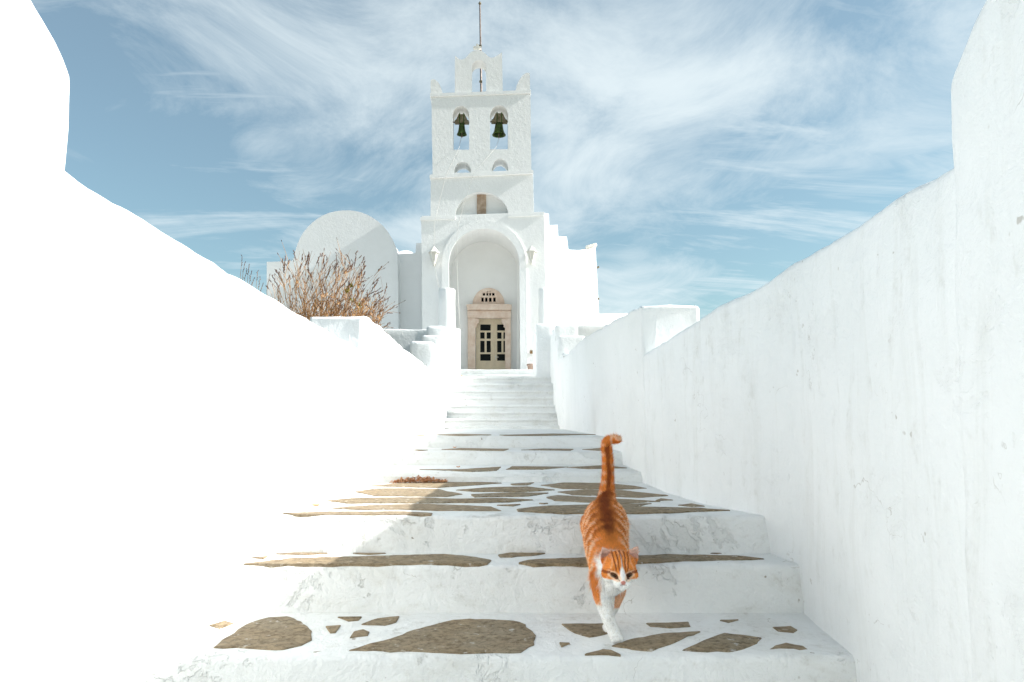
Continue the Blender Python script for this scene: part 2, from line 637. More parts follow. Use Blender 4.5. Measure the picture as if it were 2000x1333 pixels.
# ------------------------------------------------------------------ stairs
stairs = tag(empty('stairs', (0, 2, -1)), 'whitewashed stairs with brown flagstones climbing to the church', kind='structure')
Z1 = -.65
Y1, Y2 = .65 * F / 465, .65 * F / 375
steps = [(-1.4, -1.30), (-.3, -1.14), (.55, -.98), (1.22, -.815), (Y1, Z1), (Y2, -.494), (.494 * F / 260, -.357), (4.06, -.301), (4.75, -.215), (5.5, -.131)]
fl2 = [832, 818, 804, 791, 775, 762, 749, 736]
for k, rr in enumerate(fl2):
    y = 10.2 + k * .40
    steps.append((y, (HZ - rr) * y / F))
steps += [(17.5, .93), (18.5, 1.05), (19.5, 1.15), (20.5, (HZ - 732) * 20.5 / F), (21.5, (HZ - 722) * 21.5 / F)]
END_Y = 26.0
step_objs = []
for i, (y, z) in enumerate(steps):
    yb = (steps[i + 1][0] if i + 1 < len(steps) else END_Y) + .06
    zlow = (steps[i - 1][1] if i else z - .3) - .10
    x0, x1 = lx(min(y, 18)) - .10, rx(min(y, 18)) + .12
    if y > 17:
        x0, x1 = -1.9, 1.5
    if i == len(steps) - 1: x0, x1 = -2.6, 1.9
    # profile (y,z): riser with flared foot, rounded nose, tread
    zp = steps[i - 1][1] if i else z - .3
    h = z - zp
    ov = .0 if i < 10 else .030
    prof = [(y - .020, zlow), (y - .020, zp - .01), (y - .020, zp + .010), (y - .017, zp + .03)]
    nr = 5
    for k in range(nr + 1):
        t = k / nr
        prof.append((y - .016 + .020 * t + (ov if t < .8 else 0), zp + .035 + (h - .035 - .022) * t))
    for k in range(1, 6):
        a = k / 6 * math.pi / 2
        prof.append((y + .004 + .022 * (1 - math.cos(a)), z - .022 + .022 * math.sin(a)))
    nt_ = max(3, int((yb - y) / .10))
    for k in range(nt_ + 1):
        prof.append((y + .03 + (yb - y - .03) * k / nt_, z))
    prof.append((yb, zlow))
    dx = .03 if y < 4 else .08
    nxs = int((x1 - x0) / dx)
    V = []
    for a in range(nxs + 1):
        x = x0 + (x1 - x0) * a / nxs
        for (py_, pz_) in prof: V.append((x, py_, pz_))
    m = len(prof)
    Fc = [(a * m + k, (a + 1) * m + k, (a + 1) * m + k + 1, a * m + k + 1) for a in range(nxs) for k in range(m - 1)]
    Fc += [tuple(range(m)), tuple(nxs * m + k for k in range(m))[::-1]]
    o = mesh_obj('step', V, Fc, M['step'], None, smooth=True)
    o.data.update()
    yw = y
    roughen(o, .013, 3.2, 4, lambda c: np.clip(1 - (c[:, 1] - yw - .015) / .05, .08, 1), seed=i * 3.1)
    roughen(o, .004, 17, 2, lambda c: np.clip(1 - (c[:, 1] - yw - .015) / .05, .15, 1), seed=i * 5.1)
    keep(o, stairs)
    step_objs.append(o)


def flagstones(si, polys, rowmin=0):
    y, z = steps[si]
    for pts in polys:
        w = [on_floor(p, max(r, rowmin), z) for p, r in pts]
        c = sum(w, Vector()) / len(w)
        # ragged outline
        loop = densify(w, .022)
        P = np.array([[p.x * 30, p.y * 30, 5.5] for p in loop])
        n1, n2 = fbm(P, 2), fbm(P + 31, 2)
        size = max((p - c).length for p in w)
        j = min(.010, size * .07)
        loop = [Vector((p.x + n1[k] * j, p.y + n2[k] * j, z)) for k, p in enumerate(loop)]
        loop = [Vector((p.x, min(max(p.y, y + .014), (steps[si + 1][0] - .006)), p.z)) for p in loop]
        n = len(loop)
        V = [(p.x, p.y, z - .02) for p in loop] + [(p.x, p.y, z + .0022) for p in loop]
        ins = [p + (c - p).normalized() * min(.004, size * .1) for p in loop]
        V += [(p.x, p.y, z + .0042) for p in ins]
        Fc = []
        for ring in (0, 1):
            for k in range(n):
                k2 = (k + 1) % n
                Fc.append((ring * n + k, ring * n + k2, (ring + 1) * n + k2, (ring + 1) * n + k))
        bm = bmesh.new()
        bv = [bm.verts.new(v) for v in V]
        for f in Fc: bm.faces.new([bv[k] for k in f])
        bm.faces.new([bv[2 * n + k] for k in range(n)])
        bm.faces.new([bv[k] for k in range(n)][::-1])
        o = bm_obj('flagstone', bm, M['slate'], None)
        st = step_objs[si]
        o.parent = st


# the stones take the world frame of their step: the step sits at the world origin
S1 = [[(408, 1223), (440, 1214), (457, 1219), (430, 1229)],
      [(416, 1267), (440, 1248), (480, 1222), (520, 1208), (560, 1206), (590, 1216), (607, 1235), (612, 1250), (590, 1262), (555, 1271), (510, 1270), (460, 1267)],
      [(660, 1207), (707, 1206), (700, 1213), (680, 1215)], [(706, 1221), (735, 1210), (778, 1206), (775, 1216), (750, 1223)],
      [(635, 1225), (665, 1223), (655, 1237), (645, 1238)], [(682, 1247), (692, 1235), (710, 1231), (722, 1236), (718, 1243)],
      [(683, 1272), (760, 1250), (830, 1226), (880, 1213), (915, 1210), (1000, 1215), (1025, 1222), (1045, 1242), (1043, 1260), (1020, 1277), (900, 1278), (810, 1275)],
      [(1098, 1221), (1192, 1219), (1194, 1238), (1150, 1247), (1120, 1238)],
      [(1196, 1264), (1230, 1250), (1300, 1238), (1370, 1235), (1330, 1252), (1290, 1268), (1270, 1273), (1220, 1268)],
      [(1262, 1219), (1345, 1217), (1347, 1225), (1310, 1228), (1270, 1225)],
      [(1335, 1273), (1370, 1255), (1415, 1238), (1490, 1248), (1470, 1262), (1440, 1275), (1380, 1278)],
      [(1509, 1227), (1545, 1225), (1557, 1232), (1550, 1237), (1520, 1234)],
      [(1498, 1274), (1515, 1263), (1535, 1258), (1570, 1264), (1578, 1270), (1560, 1275)],
      [(1405, 1213), (1443, 1212), (1422, 1217)], [(1143, 1280), (1175, 1270), (1195, 1272), (1212, 1280)], [(1092, 1257), (1113, 1258), (1097, 1265)]]
S2 = [[(475, 1103), (560, 1093), (680, 1089), (800, 1086), (870, 1084), (930, 1090), (957, 1096), (950, 1103), (900, 1105), (600, 1104), (530, 1105)],
      [(490, 1091), (523, 1088), (515, 1093)], [(538, 1083), (590, 1081), (640, 1082), (600, 1085)], [(687, 1082), (755, 1082), (720, 1085)],
      [(973, 1085), (1000, 1081), (1080, 1080), (1050, 1085), (1000, 1089), (980, 1089)],
      [(1015, 1100), (1030, 1095), (1150, 1091), (1300, 1085), (1440, 1087), (1492, 1093), (1400, 1098), (1250, 1101), (1100, 1105), (1040, 1104)],
      [(1372, 1081), (1440, 1080), (1400, 1083)]]


def c6(L): return [(540 + u / 2.857, 820 + v / 2.857) for u, v in L]


S3 = [c6([(40, 525), (300, 517), (700, 517), (870, 525), (870, 533), (400, 540), (150, 538)]),
      c6([(300, 497), (520, 482), (800, 473), (1000, 480), (1200, 490), (1255, 512), (1100, 510), (900, 510), (700, 503), (450, 505)]),
      c6([(275, 455), (450, 440), (800, 437), (1000, 446), (1250, 441), (1430, 450), (1300, 463), (900, 468), (400, 470)]),
      c6([(440, 405), (550, 387), (750, 386), (900, 390), (1030, 418), (950, 432), (750, 430), (550, 428)]),
      c6([(510, 372), (700, 358), (870, 352), (1200, 352), (1260, 356), (1050, 371), (900, 382), (700, 378)]),
      c6([(1000, 395), (1200, 380), (1400, 376), (1550, 395), (1400, 404), (1100, 404)]),
      c6([(1085, 420), (1300, 409), (1520, 412), (1400, 430), (1100, 435)]),
      c6([(1300, 361), (1440, 353), (1400, 368), (1320, 368)]),
      c6([(1230, 480), (1360, 475), (1320, 485)]),
      c6([(1465, 469), (1515, 470), (1490, 473)]),
      [(1058, 949), (1100, 944), (1180, 945), (1235, 950), (1262, 955), (1200, 957), (1100, 956)],
      [(1090, 962), (1140, 958), (1215, 959), (1305, 969), (1250, 973), (1120, 968)],
      [(1065, 972), (1090, 969), (1160, 973), (1290, 981), (1200, 985), (1085, 979)],
      [(1010, 996), (1060, 990), (1170, 987), (1270, 985), (1240, 991), (1360, 994), (1425, 998), (1300, 1003), (1100, 1005), (1010, 1000)],
      [(1290, 975), (1315, 978), (1280, 979)], [(1325, 988), (1350, 985), (1378, 990), (1350, 991)]]
S4 = [[(818, 918), (900, 918), (978, 913), (970, 920), (920, 922), (880, 920)], [(988, 918), (1000, 912), (1110, 913), (1060, 918)], [(1106, 914), (1180, 910), (1225, 915), (1150, 917)]]
S5 = [[(801, 879), (835, 880), (820, 881.5)], [(862, 879), (900, 876.5), (995, 878), (985, 881.5), (940, 881)], [(1018, 880), (1060, 877.5), (1120, 878), (1115, 881)], [(1138, 879), (1175, 876), (1212, 876), (1170, 881)]]
S6 = [[(800, 851), (830, 850), (828, 852.5)], [(848, 850), (900, 848.5), (960, 850), (950, 852.5), (900, 852.5)], [(975, 850.5), (1080, 848), (1175, 849.5), (1060, 852), (990, 852.2)]]
for si, P in ((4, S1), (5, S2), (6, S3), (7, S4), (8, S5), (9, S6)):
    flagstones(si, P)

# ------------------------------------------------------------------ stepped parapets at the head of the stairs
def block(name, p0, p1, rtop, y0, y1, parent, mat='rubble', drop=1.2, bev=.035, xin=None):
    a, b = at(p0, rtop, y0), at(p1, rtop, y0)
    bm = box_bm(a.x, b.x, y0, y1, a.z - drop, a.z, bev, .09, 3)
    o = bm_obj(name, bm, M[mat], None, smooth=True)
    roughen(o, .022, 2.6, 4)
    return keep(o, parent)


lp = tag(empty('stepped_parapet', (-1.2, 9, .2)), 'sunlit stepped white parapet left of the upper steps', 'parapet', 'stepped parapets at the head of the stairs')
block('parapet_block', 801, 847, 667, 8.6, 10.05, lp)
block('parapet_block', 824, 862, 655, 10.0, 11.2, lp)
a, b = at(833, 637, 10.9), at(868, 637, 10.9)


def long_block(name, p0, p1, y0, q0, q1, y1, rt0, rt1, parent, drop=1.3, mat='wall'):
    A, B, C, D = at(p0, rt0, y0), at(p1, rt0, y0), at(q1, rt1, y1), at(q0, rt1, y1)
    bm = bmesh.new()
    top = [bm.verts.new(v) for v in (A, B, C, D)]
    bot = [bm.verts.new((v.x, v.y, min(A.z, C.z) - drop)) for v in (A, B, C, D)]
    bm.faces.new(top); bm.faces.new(bot[::-1])
    for k in range(4): bm.faces.new((top[k], bot[k], bot[(k + 1) % 4], top[(k + 1) % 4]))
    bmesh.ops.recalc_face_normals(bm, faces=bm.faces)
    for _ in range(3):
        bmesh.ops.subdivide_edges(bm, edges=[e for e in bm.edges if e.calc_length() > .22], cuts=1, use_grid_fill=True)
    es = [e for e in bm.edges if len(e.link_faces) == 2 and e.calc_face_angle(0) > 1.0]
    bmesh.ops.bevel(bm, geom=es, offset=.05, segments=3, profile=.5, affect='EDGES', clamp_overlap=True)
    o = bm_obj(name, bm, M[mat], None, smooth=True)
    roughen(o, .022, 2.2, 4)
    return keep(o, parent)


long_block('parapet_block', 833, 868, 10.9, 848, 899, 16.5, 637, 643, lp)
rp = tag(empty('stepped_parapet', (.95, 10, .2)), 'grey shaded stepped parapet right of the upper steps', 'parapet', 'stepped parapets at the head of the stairs')
block('parapet_block', 1098, 1150, 690, 9.6, 10.75, rp)
block('parapet_block', 1090, 1144, 655, 10.7, 11.9, rp)
block('parapet_block', 1084, 1130, 634, 11.85, 13.5, rp)
block('parapet_block', 1047, 1083, 633, 13.4, 15.5, rp)

tl = at(735, 643, 15.0); tr = at(850, 643, 15.0)
bm = box_bm(tl.x, tr.x, 15, 15.4, .6, tl.z, .03, .12)
o = bm_obj('terrace_wall', bm, M['rubble'], smooth=True); roughen(o, .03, 2.2, 4)
tag(o, 'low rough white terrace wall below the domed vault, left', 'wall', 'terrace walls in front of the church')
tl = at(1108, 635, 16.0); tr = at(1255, 635, 16.0)
bm = box_bm(tl.x, tr.x, 16, 16.4, .6, tl.z, .03, .12)
o = bm_obj('terrace_wall', bm, M['rubble'], smooth=True); roughen(o, .03, 2.2, 4)
tag(o, 'low rough white terrace wall right of the church steps', 'wall', 'terrace walls in front of the church')

# ------------------------------------------------------------------ church
PHI = R(-1.6)
TO = at(943, 820, 23.9)
CP, SP = math.cos(PHI), math.sin(PHI)


def T(px, row, d=0.0):
    k = (px - 1000) / F
    u = (k * (TO.y + d * CP) - TO.x - d * SP) / (CP + k * SP)
    Y = TO.y - u * SP + d * CP
    return (u, (HZ - row) * Y / F)


def TV(px, row, d):
    u, z = T(px, row, d)
    return Vector((u, d, z))


BASE = 1.35
church = empty('church', (TO.x, TO.y, 0), -PHI)
tag(church, 'white Cycladic church with a tall bell tower and arched porch', 'church')


def arc(px0, px1, rspring, rtop, d=0.0, n=18, rev=False):
    cx, rr = (px0 + px1) / 2, (px1 - px0) / 2
    L = []
    for k in range(n + 1):
        a = math.pi * k / n
        L.append(T(cx - rr * math.cos(a), rspring - (rspring - rtop) * math.sin(a), d))
    return L[::-1] if rev else L


def cpart(name, bm, mat, parent=None, smooth=False):
    return bm_obj(name, bm, M[mat], parent or church, smooth)


# porch stage with the arched opening
low = lambda px, d=0: (T(px, 722, d)[0], BASE)
outer = [low(826), T(825, 640), T(823, 426), T(1063, 416), T(1067, 640), low(1068)]
op = arc(875, 1016, 516, 446)
outline = [low(826), T(825, 640), T(823, 426), T(1063, 416), T(1067, 640), low(1068), low(1018)] + op[::-1] + [low(877)]
cpart('porch_wall', prism(outline, [], 0, 1.8, .15, .012), 'stucco')
# back wall of the porch with lunette and door
bw = [(T(826, 700, 1.8)[0] , BASE), (T(826, 700, 1.8)[0], T(826, 430, 1.8)[1]), (T(1068, 700, 1.8)[0], T(826, 430, 1.8)[1]), (T(1068, 700, 1.8)[0], BASE)]
DD = 1.803
dl, dr = T(929, 700, DD)[0], T(987, 700, DD)[0]
ztop_door = T(950, 622, DD)[1]
hole = [(dl, BASE + .16), (dr, BASE + .16), (dr, ztop_door), (dl, ztop_door)]
lun = arc(926, 984, 594, 565, DD)
cpart('porch_back_wall', prism(bw, [hole, lun], DD, 2.5, .3), 'smooth')
cpart('dark_interior', box_bm(dl - .6, dr + .6, 2.52, 3.2, BASE, ztop_door + 1.6, 0), 'dark')
# archivolt band around the opening, proud of the wall
band = arc(863, 1028, 516, 432)
inn = arc(876.5, 1014.5, 516, 447.5)
outline = [low(864)] + band + [low(1030), low(1016.5)] + inn[::-1] + [low(878.5)]
cpart('archivolt', prism(outline, [], -.07, .25, .12, .008), 'stucco')
# second stage with half-round niche
cpart('tower_wall', prism([T(841, 424), T(841, 340), T(1041, 332), T(1043, 418)], [arc(889, 993, 421.5, 375)], .03, .32, .12, .012), 'stucco')
cpart('tower_wall', prism([T(841, 424, .3), T(841, 340, .3), T(1041, 332, .3), T(1043, 418, .3)], [], .321, 2.5, .4), 'smooth')
cpart('porch_roof', prism([T(824, 430), T(824, 422), T(1063, 414), T(1064, 425)], [], 0.02, 2.6, .4), 'smooth')
sl = prism([T(931.5, 421, .27), T(931.5, 377, .27), T(949.5, 377, .27), T(949.5, 421, .27)], [], .26, .319, .1, .004)
o = cpart('stone_slab', sl, 'slabstone'); o['label'] = 'upright weathered beige slab in the half-round niche'


def cornice(p0, r0, p1, r1, th, d0, d1, name='cornice'):
    e = .0
    a0, a1, b0, b1 = T(p0, r0, d0), T(p0, r0 + th, d0), T(p1, r1, d0), T(p1, r1 + th, d0)
    return cpart(name, prism([a1, a0, b0, b1], [], d0, d1, .15, .008), 'trim')


cornice(821, 425, 889, 422, 6, -.045, .5)
cornice(993, 418, 1063, 415, 6, -.045, .5)
cornice(839, 342, 1042, 333, 6, -.045, 2.6)
cornice(840, 183, 1037, 176, 6, -.04, .78)
# belfry wall with four openings
bell_d = .72
o1 = [T(884, 293)] + arc(884, 916.5, 226, 207) + [T(916.5, 293)]
o2 = [T(957, 292)] + arc(957, 992.5, 226, 206) + [T(992.5, 292)]
o3 = [T(887, 338)] + arc(887, 920, 334, 316) + [T(920, 338)]
o4 = [T(961, 335)] + arc(961, 992.5, 331, 310) + [T(992.5, 334)]
cpart('belfry_wall', prism([T(845, 344), T(842.5, 184), T(1036, 177), T(1038, 336)], [o1, o2, o3, o4], 0, bell_d, .12, .010), 'stucco')
# crowning gable with its small arch
gab = [(888.5, 184), (888.4, 109), (892, 112), (897, 116), (902, 117), (909, 114), (914, 108), (920, 102), (927, 98.5), (934, 98), (941, 100), (948, 105), (953, 110), (959, 113.5), (966, 112), (973, 108), (978, 103.5), (980.5, 103), (982, 180)]
oa = [T(921, 182, .06)] + arc(921, 949.5, 131, 118, .06) + [T(949.5, 182, .06)]
gl = [T(p, r, .06) for p, r in gab]
u0, u1 = T(921, 182, .06)[0], T(949.5, 182, .06)[0]
gl = gl + [T(949.5, 182, .06)] + arc(921, 949.5, 131, 118, .06)[::-1] + [T(921, 182, .06)]
cpart('gable', prism(gl, [], .06, .62, .08, .002), 'stucco')
for pts in ([(841, 184), (841, 157), (845, 155), (850, 156), (855, 160), (859, 166), (862, 174), (865, 184)],
            [(1006.5, 180), (1009, 168), (1012, 161), (1016, 154), (1021, 147.5), (1026, 143.5), (1031, 142.5), (1034.5, 143), (1035.5, 178)]):
    cpart('horn', prism([T(p, r, .0) for p, r in pts], [], 0, .55, .08, .001), 'stucco')
cr = [(930, 98), (930, 95.5), (924.3, 95.5), (924.3, 91), (930, 91), (930, 86.8), (934.5, 86.8), (934.5, 91), (939.6, 91), (939.6, 95.5), (934.5, 95.5), (934.5, 99)]
cpart('cross', prism([T(p, r, .3) for p, r in cr], [], .28, .38, .2), 'lamp')

# marble doorway
DF = DD - .16


def dpoly(pts, d): return [T(p, r, d) for p, r in pts]


def floor_p(px, d): return (T(px, 720, d)[0], BASE + .14)


def rect(x0, x1, r0, r1, d): return dpoly([(x0, r1), (x0, r0), (x1, r0), (x1, r1)], d)


for nm, s in (('left', 1), ('right', -1)):
    x0, x1 = (913.5, 928.5) if s > 0 else (986.5, 998)
    P = [floor_p(x0, DF), T(x0, 621.7, DF), T(x1, 621.7, DF), floor_p(x1, DF)]
    cpart('door_jamb', prism(P, [], DF, DD, .3, .004, .01), 'marble')
    sc = [(0, 0), (6, .5), (7, 4), (6.5, 8), (3.5, 11), (2.2, 13.5), (2.8, 16), (.8, 17.5), (0, 17.5)]
    bx = 928.6 if s > 0 else 986.4
    cpart('corbel', prism([T(bx + s * a, 622.2 + b, DF + .02) for a, b in sc], [], DF + .02, DD, .2), 'marble')
cpart('door_lintel', prism(rect(913, 998.5, 607, 621.5, DF), [], DF - .02, DD, .2, .004, .01), 'marble')
cpart('door_cornice', prism(dpoly([(913, 606.6), (911, 596.5), (918, 595.5), (992, 595.5), (999.5, 596.5), (998.5, 606.6)], DF), [], DF - .14, DD, .2, .004, .012), 'marble')
# pierced lunette above the door
hl = []
for x0, x1, r0, r1 in ((943, 947.5, 572.5, 578), (950, 953.6, 572.5, 578), (955.6, 959, 572.5, 578), (961.2, 965.8, 572.5, 578),
                       (940.2, 944.6, 581.5, 590), (947.6, 952, 581.5, 590), (955.2, 960, 581.5, 590), (963.4, 968, 581.5, 590), (951.5, 953.3, 569, 571), (956.2, 958, 569, 571)):
    hl.append(rect(x0, x1, r0, r1, DD - .03))
cpart('lunette', prism(arc(923, 985.5, 595, 563, DD - .03), hl, DD - .05, DD + .06, .15), 'marble')
# door leaves
LD = DD + .16
for x0, x1, panes, px_bot in ((929.5, 964.6, [(938, 958.5, 634, 646), (938, 946.5, 649.5, 662), (950.5, 958.5, 649.5, 662), (938, 946.5, 666, 688.5), (950.5, 958.5, 666, 688.5), (938, 958.5, 692, 705)], (939, 958)),
                              (965.2, 1000, [(971, 991.5, 634, 646), (971, 979.5, 649.5, 662), (983.2, 991.5, 649.5, 662), (971, 979.5, 666, 688.5), (983.2, 991.5, 666, 688.5), (971, 991.5, 692, 705)], (972, 991))):
    holes = [rect(*p, LD) for p in panes]
    P = [floor_p(x0, LD), T(x0, 618, LD), T(x1, 618, LD), floor_p(x1, LD)]
    d_ = cpart('door', prism(P, holes, LD, LD + .06, .4, 0), 'door')
    for p in panes:
        e = 0.6
        bm = prism(rect(p[0] - e, p[1] + e, p[2] - e, p[3] + e, LD), [], LD + .032, LD + .042, 2)
        bm_obj('pane', bm, M['glass'], d_)
    bm = prism(rect(px_bot[0], px_bot[1], 711.5, 722, LD), [], LD - .018, LD + .004, 2, 0, .008)
    bm_obj('panel', bm, M['door'], d_)
    if x0 > 960:
        c = TV(968, 698, LD)
        V, Fc = merge([tube([c + Vector((0, -.01, .07)), c + Vector((0, -.012, -.09))], .018, 6), tube([c + Vector((0, -.02, 0)), c + Vector((0, -.06, 0)), c + Vector((.10, -.06, -.005))], .011, 6)])
        mesh_obj('handle', V, Fc, M['lamp'], d_)
    else:
        bm = prism(rect(963.2, 966.6, 624, 722, LD), [], LD - .02, LD + .0, 2, 0, .006)
        bm_obj('meeting_stile', bm, M['door'], d_)

# round stub columns flanking the porch
for cxp, r, d, rt in ((873, .265, -.75, 565), (1061, .165, -.35, 564)):
    u, z = T(cxp, rt, d)
    prof = [(0.001, z), (r * .9, z - .005), (r, z - .04), (r * .985, z - .5), (r * 1.01, z - 1.1), (r * 1.02, BASE - .1)]
    V, Fc = lathe(prof, 28)
    V = [Vector((v.x + u, v.y + d, v.z)) for v in V]
    o = mesh_obj('stub_column', V, Fc, M['smooth'], church, True)

# vaulted nave to the left
VD = 2.0


def vz(px, row, d=VD): return T(px, row, d)


nb = 1.15
vp = [(vz(521, 640)[0], nb), vz(521, 512), vz(571, 510)]
for k in range(0, 25):
    a = math.pi * (.03 + .97 * k / 24)
    cx, cy, rr = 675.5, 512, 101
    px = cx - rr * math.cos(a); row = cy - rr * math.sin(a)
    if px > 780: break
    vp.append(vz(px, row))
vp.append((vz(780, 640)[0], nb))
cpart('nave_front', prism(vp, [], VD, VD + .5, .2, .01), 'smooth')
arcp = []
for k in range(0, 25):
    a = math.pi * k / 24
    u, z = vz(675.5 - 101 * math.cos(a), 513 - 100 * math.sin(a))
    arcp.append((u, z - .03))
c0, c1 = vz(577, 640)[0], vz(776.5, 640)[0]
cpart('barrel_vault', prism([(arcp[0][0], nb)] + arcp + [(arcp[-1][0], nb)], [], VD + .45, VD + 5.5, .25), 'smooth', smooth=False)
cpart('side_wall', prism([(vz(778, 640, 2.6)[0], nb), vz(778, 497, 2.6), vz(812, 495, 2.6), vz(813, 476, 2.6), vz(840, 475, 2.6), (vz(840, 640, 2.6)[0], nb)], [], 2.56, 4.5, .25, .006), 'smooth')
u, z = vz(795, 500, 4.0)
V, Fc = lathe([(.5 * math.cos(a), .5 * math.sin(a)) for a in [k * math.pi / 16 for k in range(9)]], 24)
mesh_obj('small_dome', [Vector((v.x + u - .05, v.y + 4.0, v.z * .95 + z - .28)) for v in V], Fc, M['smooth'], church, True)

# right flank: stepped wall turned towards the sun
RF = R(50)
flank = T(1061, 600, .9)
fo = Vector((flank[0], .9, 0))
fa = RF + PHI


def flank_uv(px, row):
    # intersect the view ray with the flank plane (church-local)
    best = None
    for k in range(4000):
        s = k * .0012
        p = fo + Vector((math.cos(fa), math.sin(fa), 0)) * s
        wx = TO.x + p.x * CP + p.y * SP; wy = TO.y - p.x * SP + p.y * CP
        e = abs(1000 + wx / wy * F - px)
        if best is None or e < best[0]: best = (e, s, wy)
    return (best[1], (HZ - row) * best[2] / F)


fl_pts = [(1061, 700), (1061, 416), (1072, 418), (1072.5, 441), (1089, 440), (1090, 462), (1107, 463), (1110, 488), (1130, 489), (1150, 487), (1163, 483), (1165, 520), (1168, 575), (1171, 640), (1171, 700)]
loc = []
for p, r in fl_pts:
    s, z = flank_uv(p, min(r, 660))
    loc.append((s, nb if r > 660 else z))
bm = prism(loc, [], 0, 1.2, .2, .012)
for v in bm.verts:
    s, dd = v.co.x, v.co.y
    p = fo + Vector((math.cos(fa), math.sin(fa), 0)) * s + Vector((-math.sin(fa), math.cos(fa), 0)) * dd
    v.co.x, v.co.y = p.x, p.y
cpart('flank_wall', bm, 'smooth')
for rr_ in (526, 588):
    s, z = flank_uv(1166, rr_)
    p = fo + Vector((math.cos(fa), math.sin(fa), 0)) * (s + .0) + Vector((-math.sin(fa), math.cos(fa), 0)) * .25
    p.z = z
    V, Fc = tube([p, p + Vector((.28, -.12, .10))], .035, 8)
    mesh_obj('drain_spout', V, Fc, M['wood'], church)
o = None
wl, wr = at(1163, 613, 26.9), at(1275, 613, 30.5)
bm = bmesh.new()
P = [Vector((wl.x, wl.y, 0)), Vector((wr.x, wr.y, 0))]
dirv = (P[1] - P[0]).normalized(); nv = Vector((-dirv.y, dirv.x, 0))
bm = prism([(0, nb - .5), (0, (HZ - 614) * 26.9 / F), ((P[1] - P[0]).length, (HZ - 611) * 30.5 / F), ((P[1] - P[0]).length, nb - .5)], [], 0, .4, .3, .01)
for v in bm.verts:
    q = P[0] + dirv * v.co.x + nv * v.co.y
    v.co.x, v.co.y = q.x, q.y
o = bm_obj('yard_wall', bm, M['smooth'])
tag(o, 'bright sunlit low wall beside the right flank of the church', 'wall')

# ------------------------------------------------------------------ things on and around the church
def world_of(v):
    return Vector((TO.x + v.x * CP + v.y * SP, TO.y - v.x * SP + v.y * CP, v.z))


def make_bell(px, row_y, label, wpx, hb, yo0, yo1, ytop, ybot):
    d = .34
    root = empty('bell', world_of(TV(px, row_y, d)), -PHI)
    tag(root, label, 'bell', 'bells in the tower')
    c = TV(px, row_y, d)
    s = 24.0 / F
    rb = wpx / 2 * s
    h = hb * s
    prof = [(.001, 0), (rb * .28, -.002), (rb * .46, -h * .05), (rb * .55, -h * .16), (rb * .62, -h * .42), (rb * .71, -h * .66), (rb * .86, -h * .87), (rb, -h * .97), (rb * .99, -h), (rb * .86, -h * .97), (rb * .55, -h * .7), (rb * .40, -h * .3)]
    V, Fc = lathe(prof, 28)
    mesh_obj('bell_body', V, Fc, M['bronze'], root, True)
    V, Fc = tube([(0, 0, -h * .3), (0, 0, -h * 1.08), (0, 0, -h * 1.2)], [.018, .022, .035], 8)
    mesh_obj('clapper', V, Fc, M['pole'], root)
    ya, yb = (yo0 - px) * s, (yo1 - px) * s
    zt, zb = (row_y - ytop) * s, (row_y - ybot) * s
    w = yb - ya
    P = [(ya, zb), (ya - .0, zb + (zt - zb) * .28), (ya + w * .10, zb + (zt - zb) * .34), (ya + w * .27, zt), (ya + w * .72, zt), (yb - w * .10, zb + (zt - zb) * .34), (yb, zb + (zt - zb) * .28), (yb, zb)]
    bm = prism(P, [], -.10, .10, .3, 0, .012)
    bm_obj('yoke', bm, M['wood'], root)
    for fx_ in (.36, .64):
        x = ya + w * fx_
        bm = box_bm(x - .018, x + .018, -.115, .115, zb - .02, zt + .035, .006)
        bm_obj('strap', bm, M['bronze'], root)
    V, Fc = tube([(ya - .06, 0, zb + (zt - zb) * .15), (yb + .06, 0, zb + (zt - zb) * .15)], .025, 8)
    mesh_obj('axle', V, Fc, M['pole'], root)
    return c


make_bell(902, 241, 'smaller green bronze bell hanging in the left arch of the tower', 20, 23, 888, 916, 225.5, 242)
make_bell(974.5, 240, 'larger flared green bronze bell hanging in the right arch of the tower', 27, 25, 959.5, 991, 223.5, 241)


def rope(name, pts, label, r=.007):
    W_ = [world_of(TV(p, q, d)) for p, q, d in pts]
    c = W_[0]
    V, Fc = tube([w - c for w in W_], r, 5)
    o = mesh_obj(name, V, Fc, M['rope'], smooth=True)
    o.location = c
    tag(o, label, 'rope', 'bell ropes')


rope('bell_rope', [(975, 269, .34), (969, 288, -.02), (926, 337, -.2), (906, 399, -.22), (895, 440, -.24), (892, 468, -.25), (893, 540, -.4), (896, 600, -.6), (899, 648, -.9)], 'thin pale rope hanging down through the porch arch')
rope('bell_rope', [(901, 268, .34), (897, 288, -.02), (870, 346, -.2), (857, 399, -.22), (848, 440, -.24), (848, 520, -.25), (857, 561, -.5)], 'thin pale rope running down to the left lantern and column')

fp = empty('flagpole', world_of(TV(940, 182, .9)), 0)
tag(fp, 'tall thin metal flagpole rising behind the crowning gable', 'flagpole')
b0 = world_of(TV(940.3, 182, .9)); b1 = world_of(TV(937.6, 8, .9))
V, Fc = tube([Vector((0, 0, -.3)), Vector((0, 0, 0)), b1 - b0], [.038, .038, .026], 10)
mesh_obj('pole', V, Fc, M['pole'], fp, True)
V, Fc = lathe([(.001, .10), (.018, .09), (.012, .06), (.05, .03), (.05, .0), (.03, -.03), (.001, -.04)], 12)
mesh_obj('finial', [v + (b1 - b0) for v in V], Fc, M['wood'], fp, True)
for t in (.12, .52):
    p = (b1 - b0) * t
    bm = box_bm(p.x - .06, p.x + .04, p.y - .06, p.y - .02, p.z - .03, p.z + .04, .005)
    bm_obj('cleat', bm, M['wood'], fp)


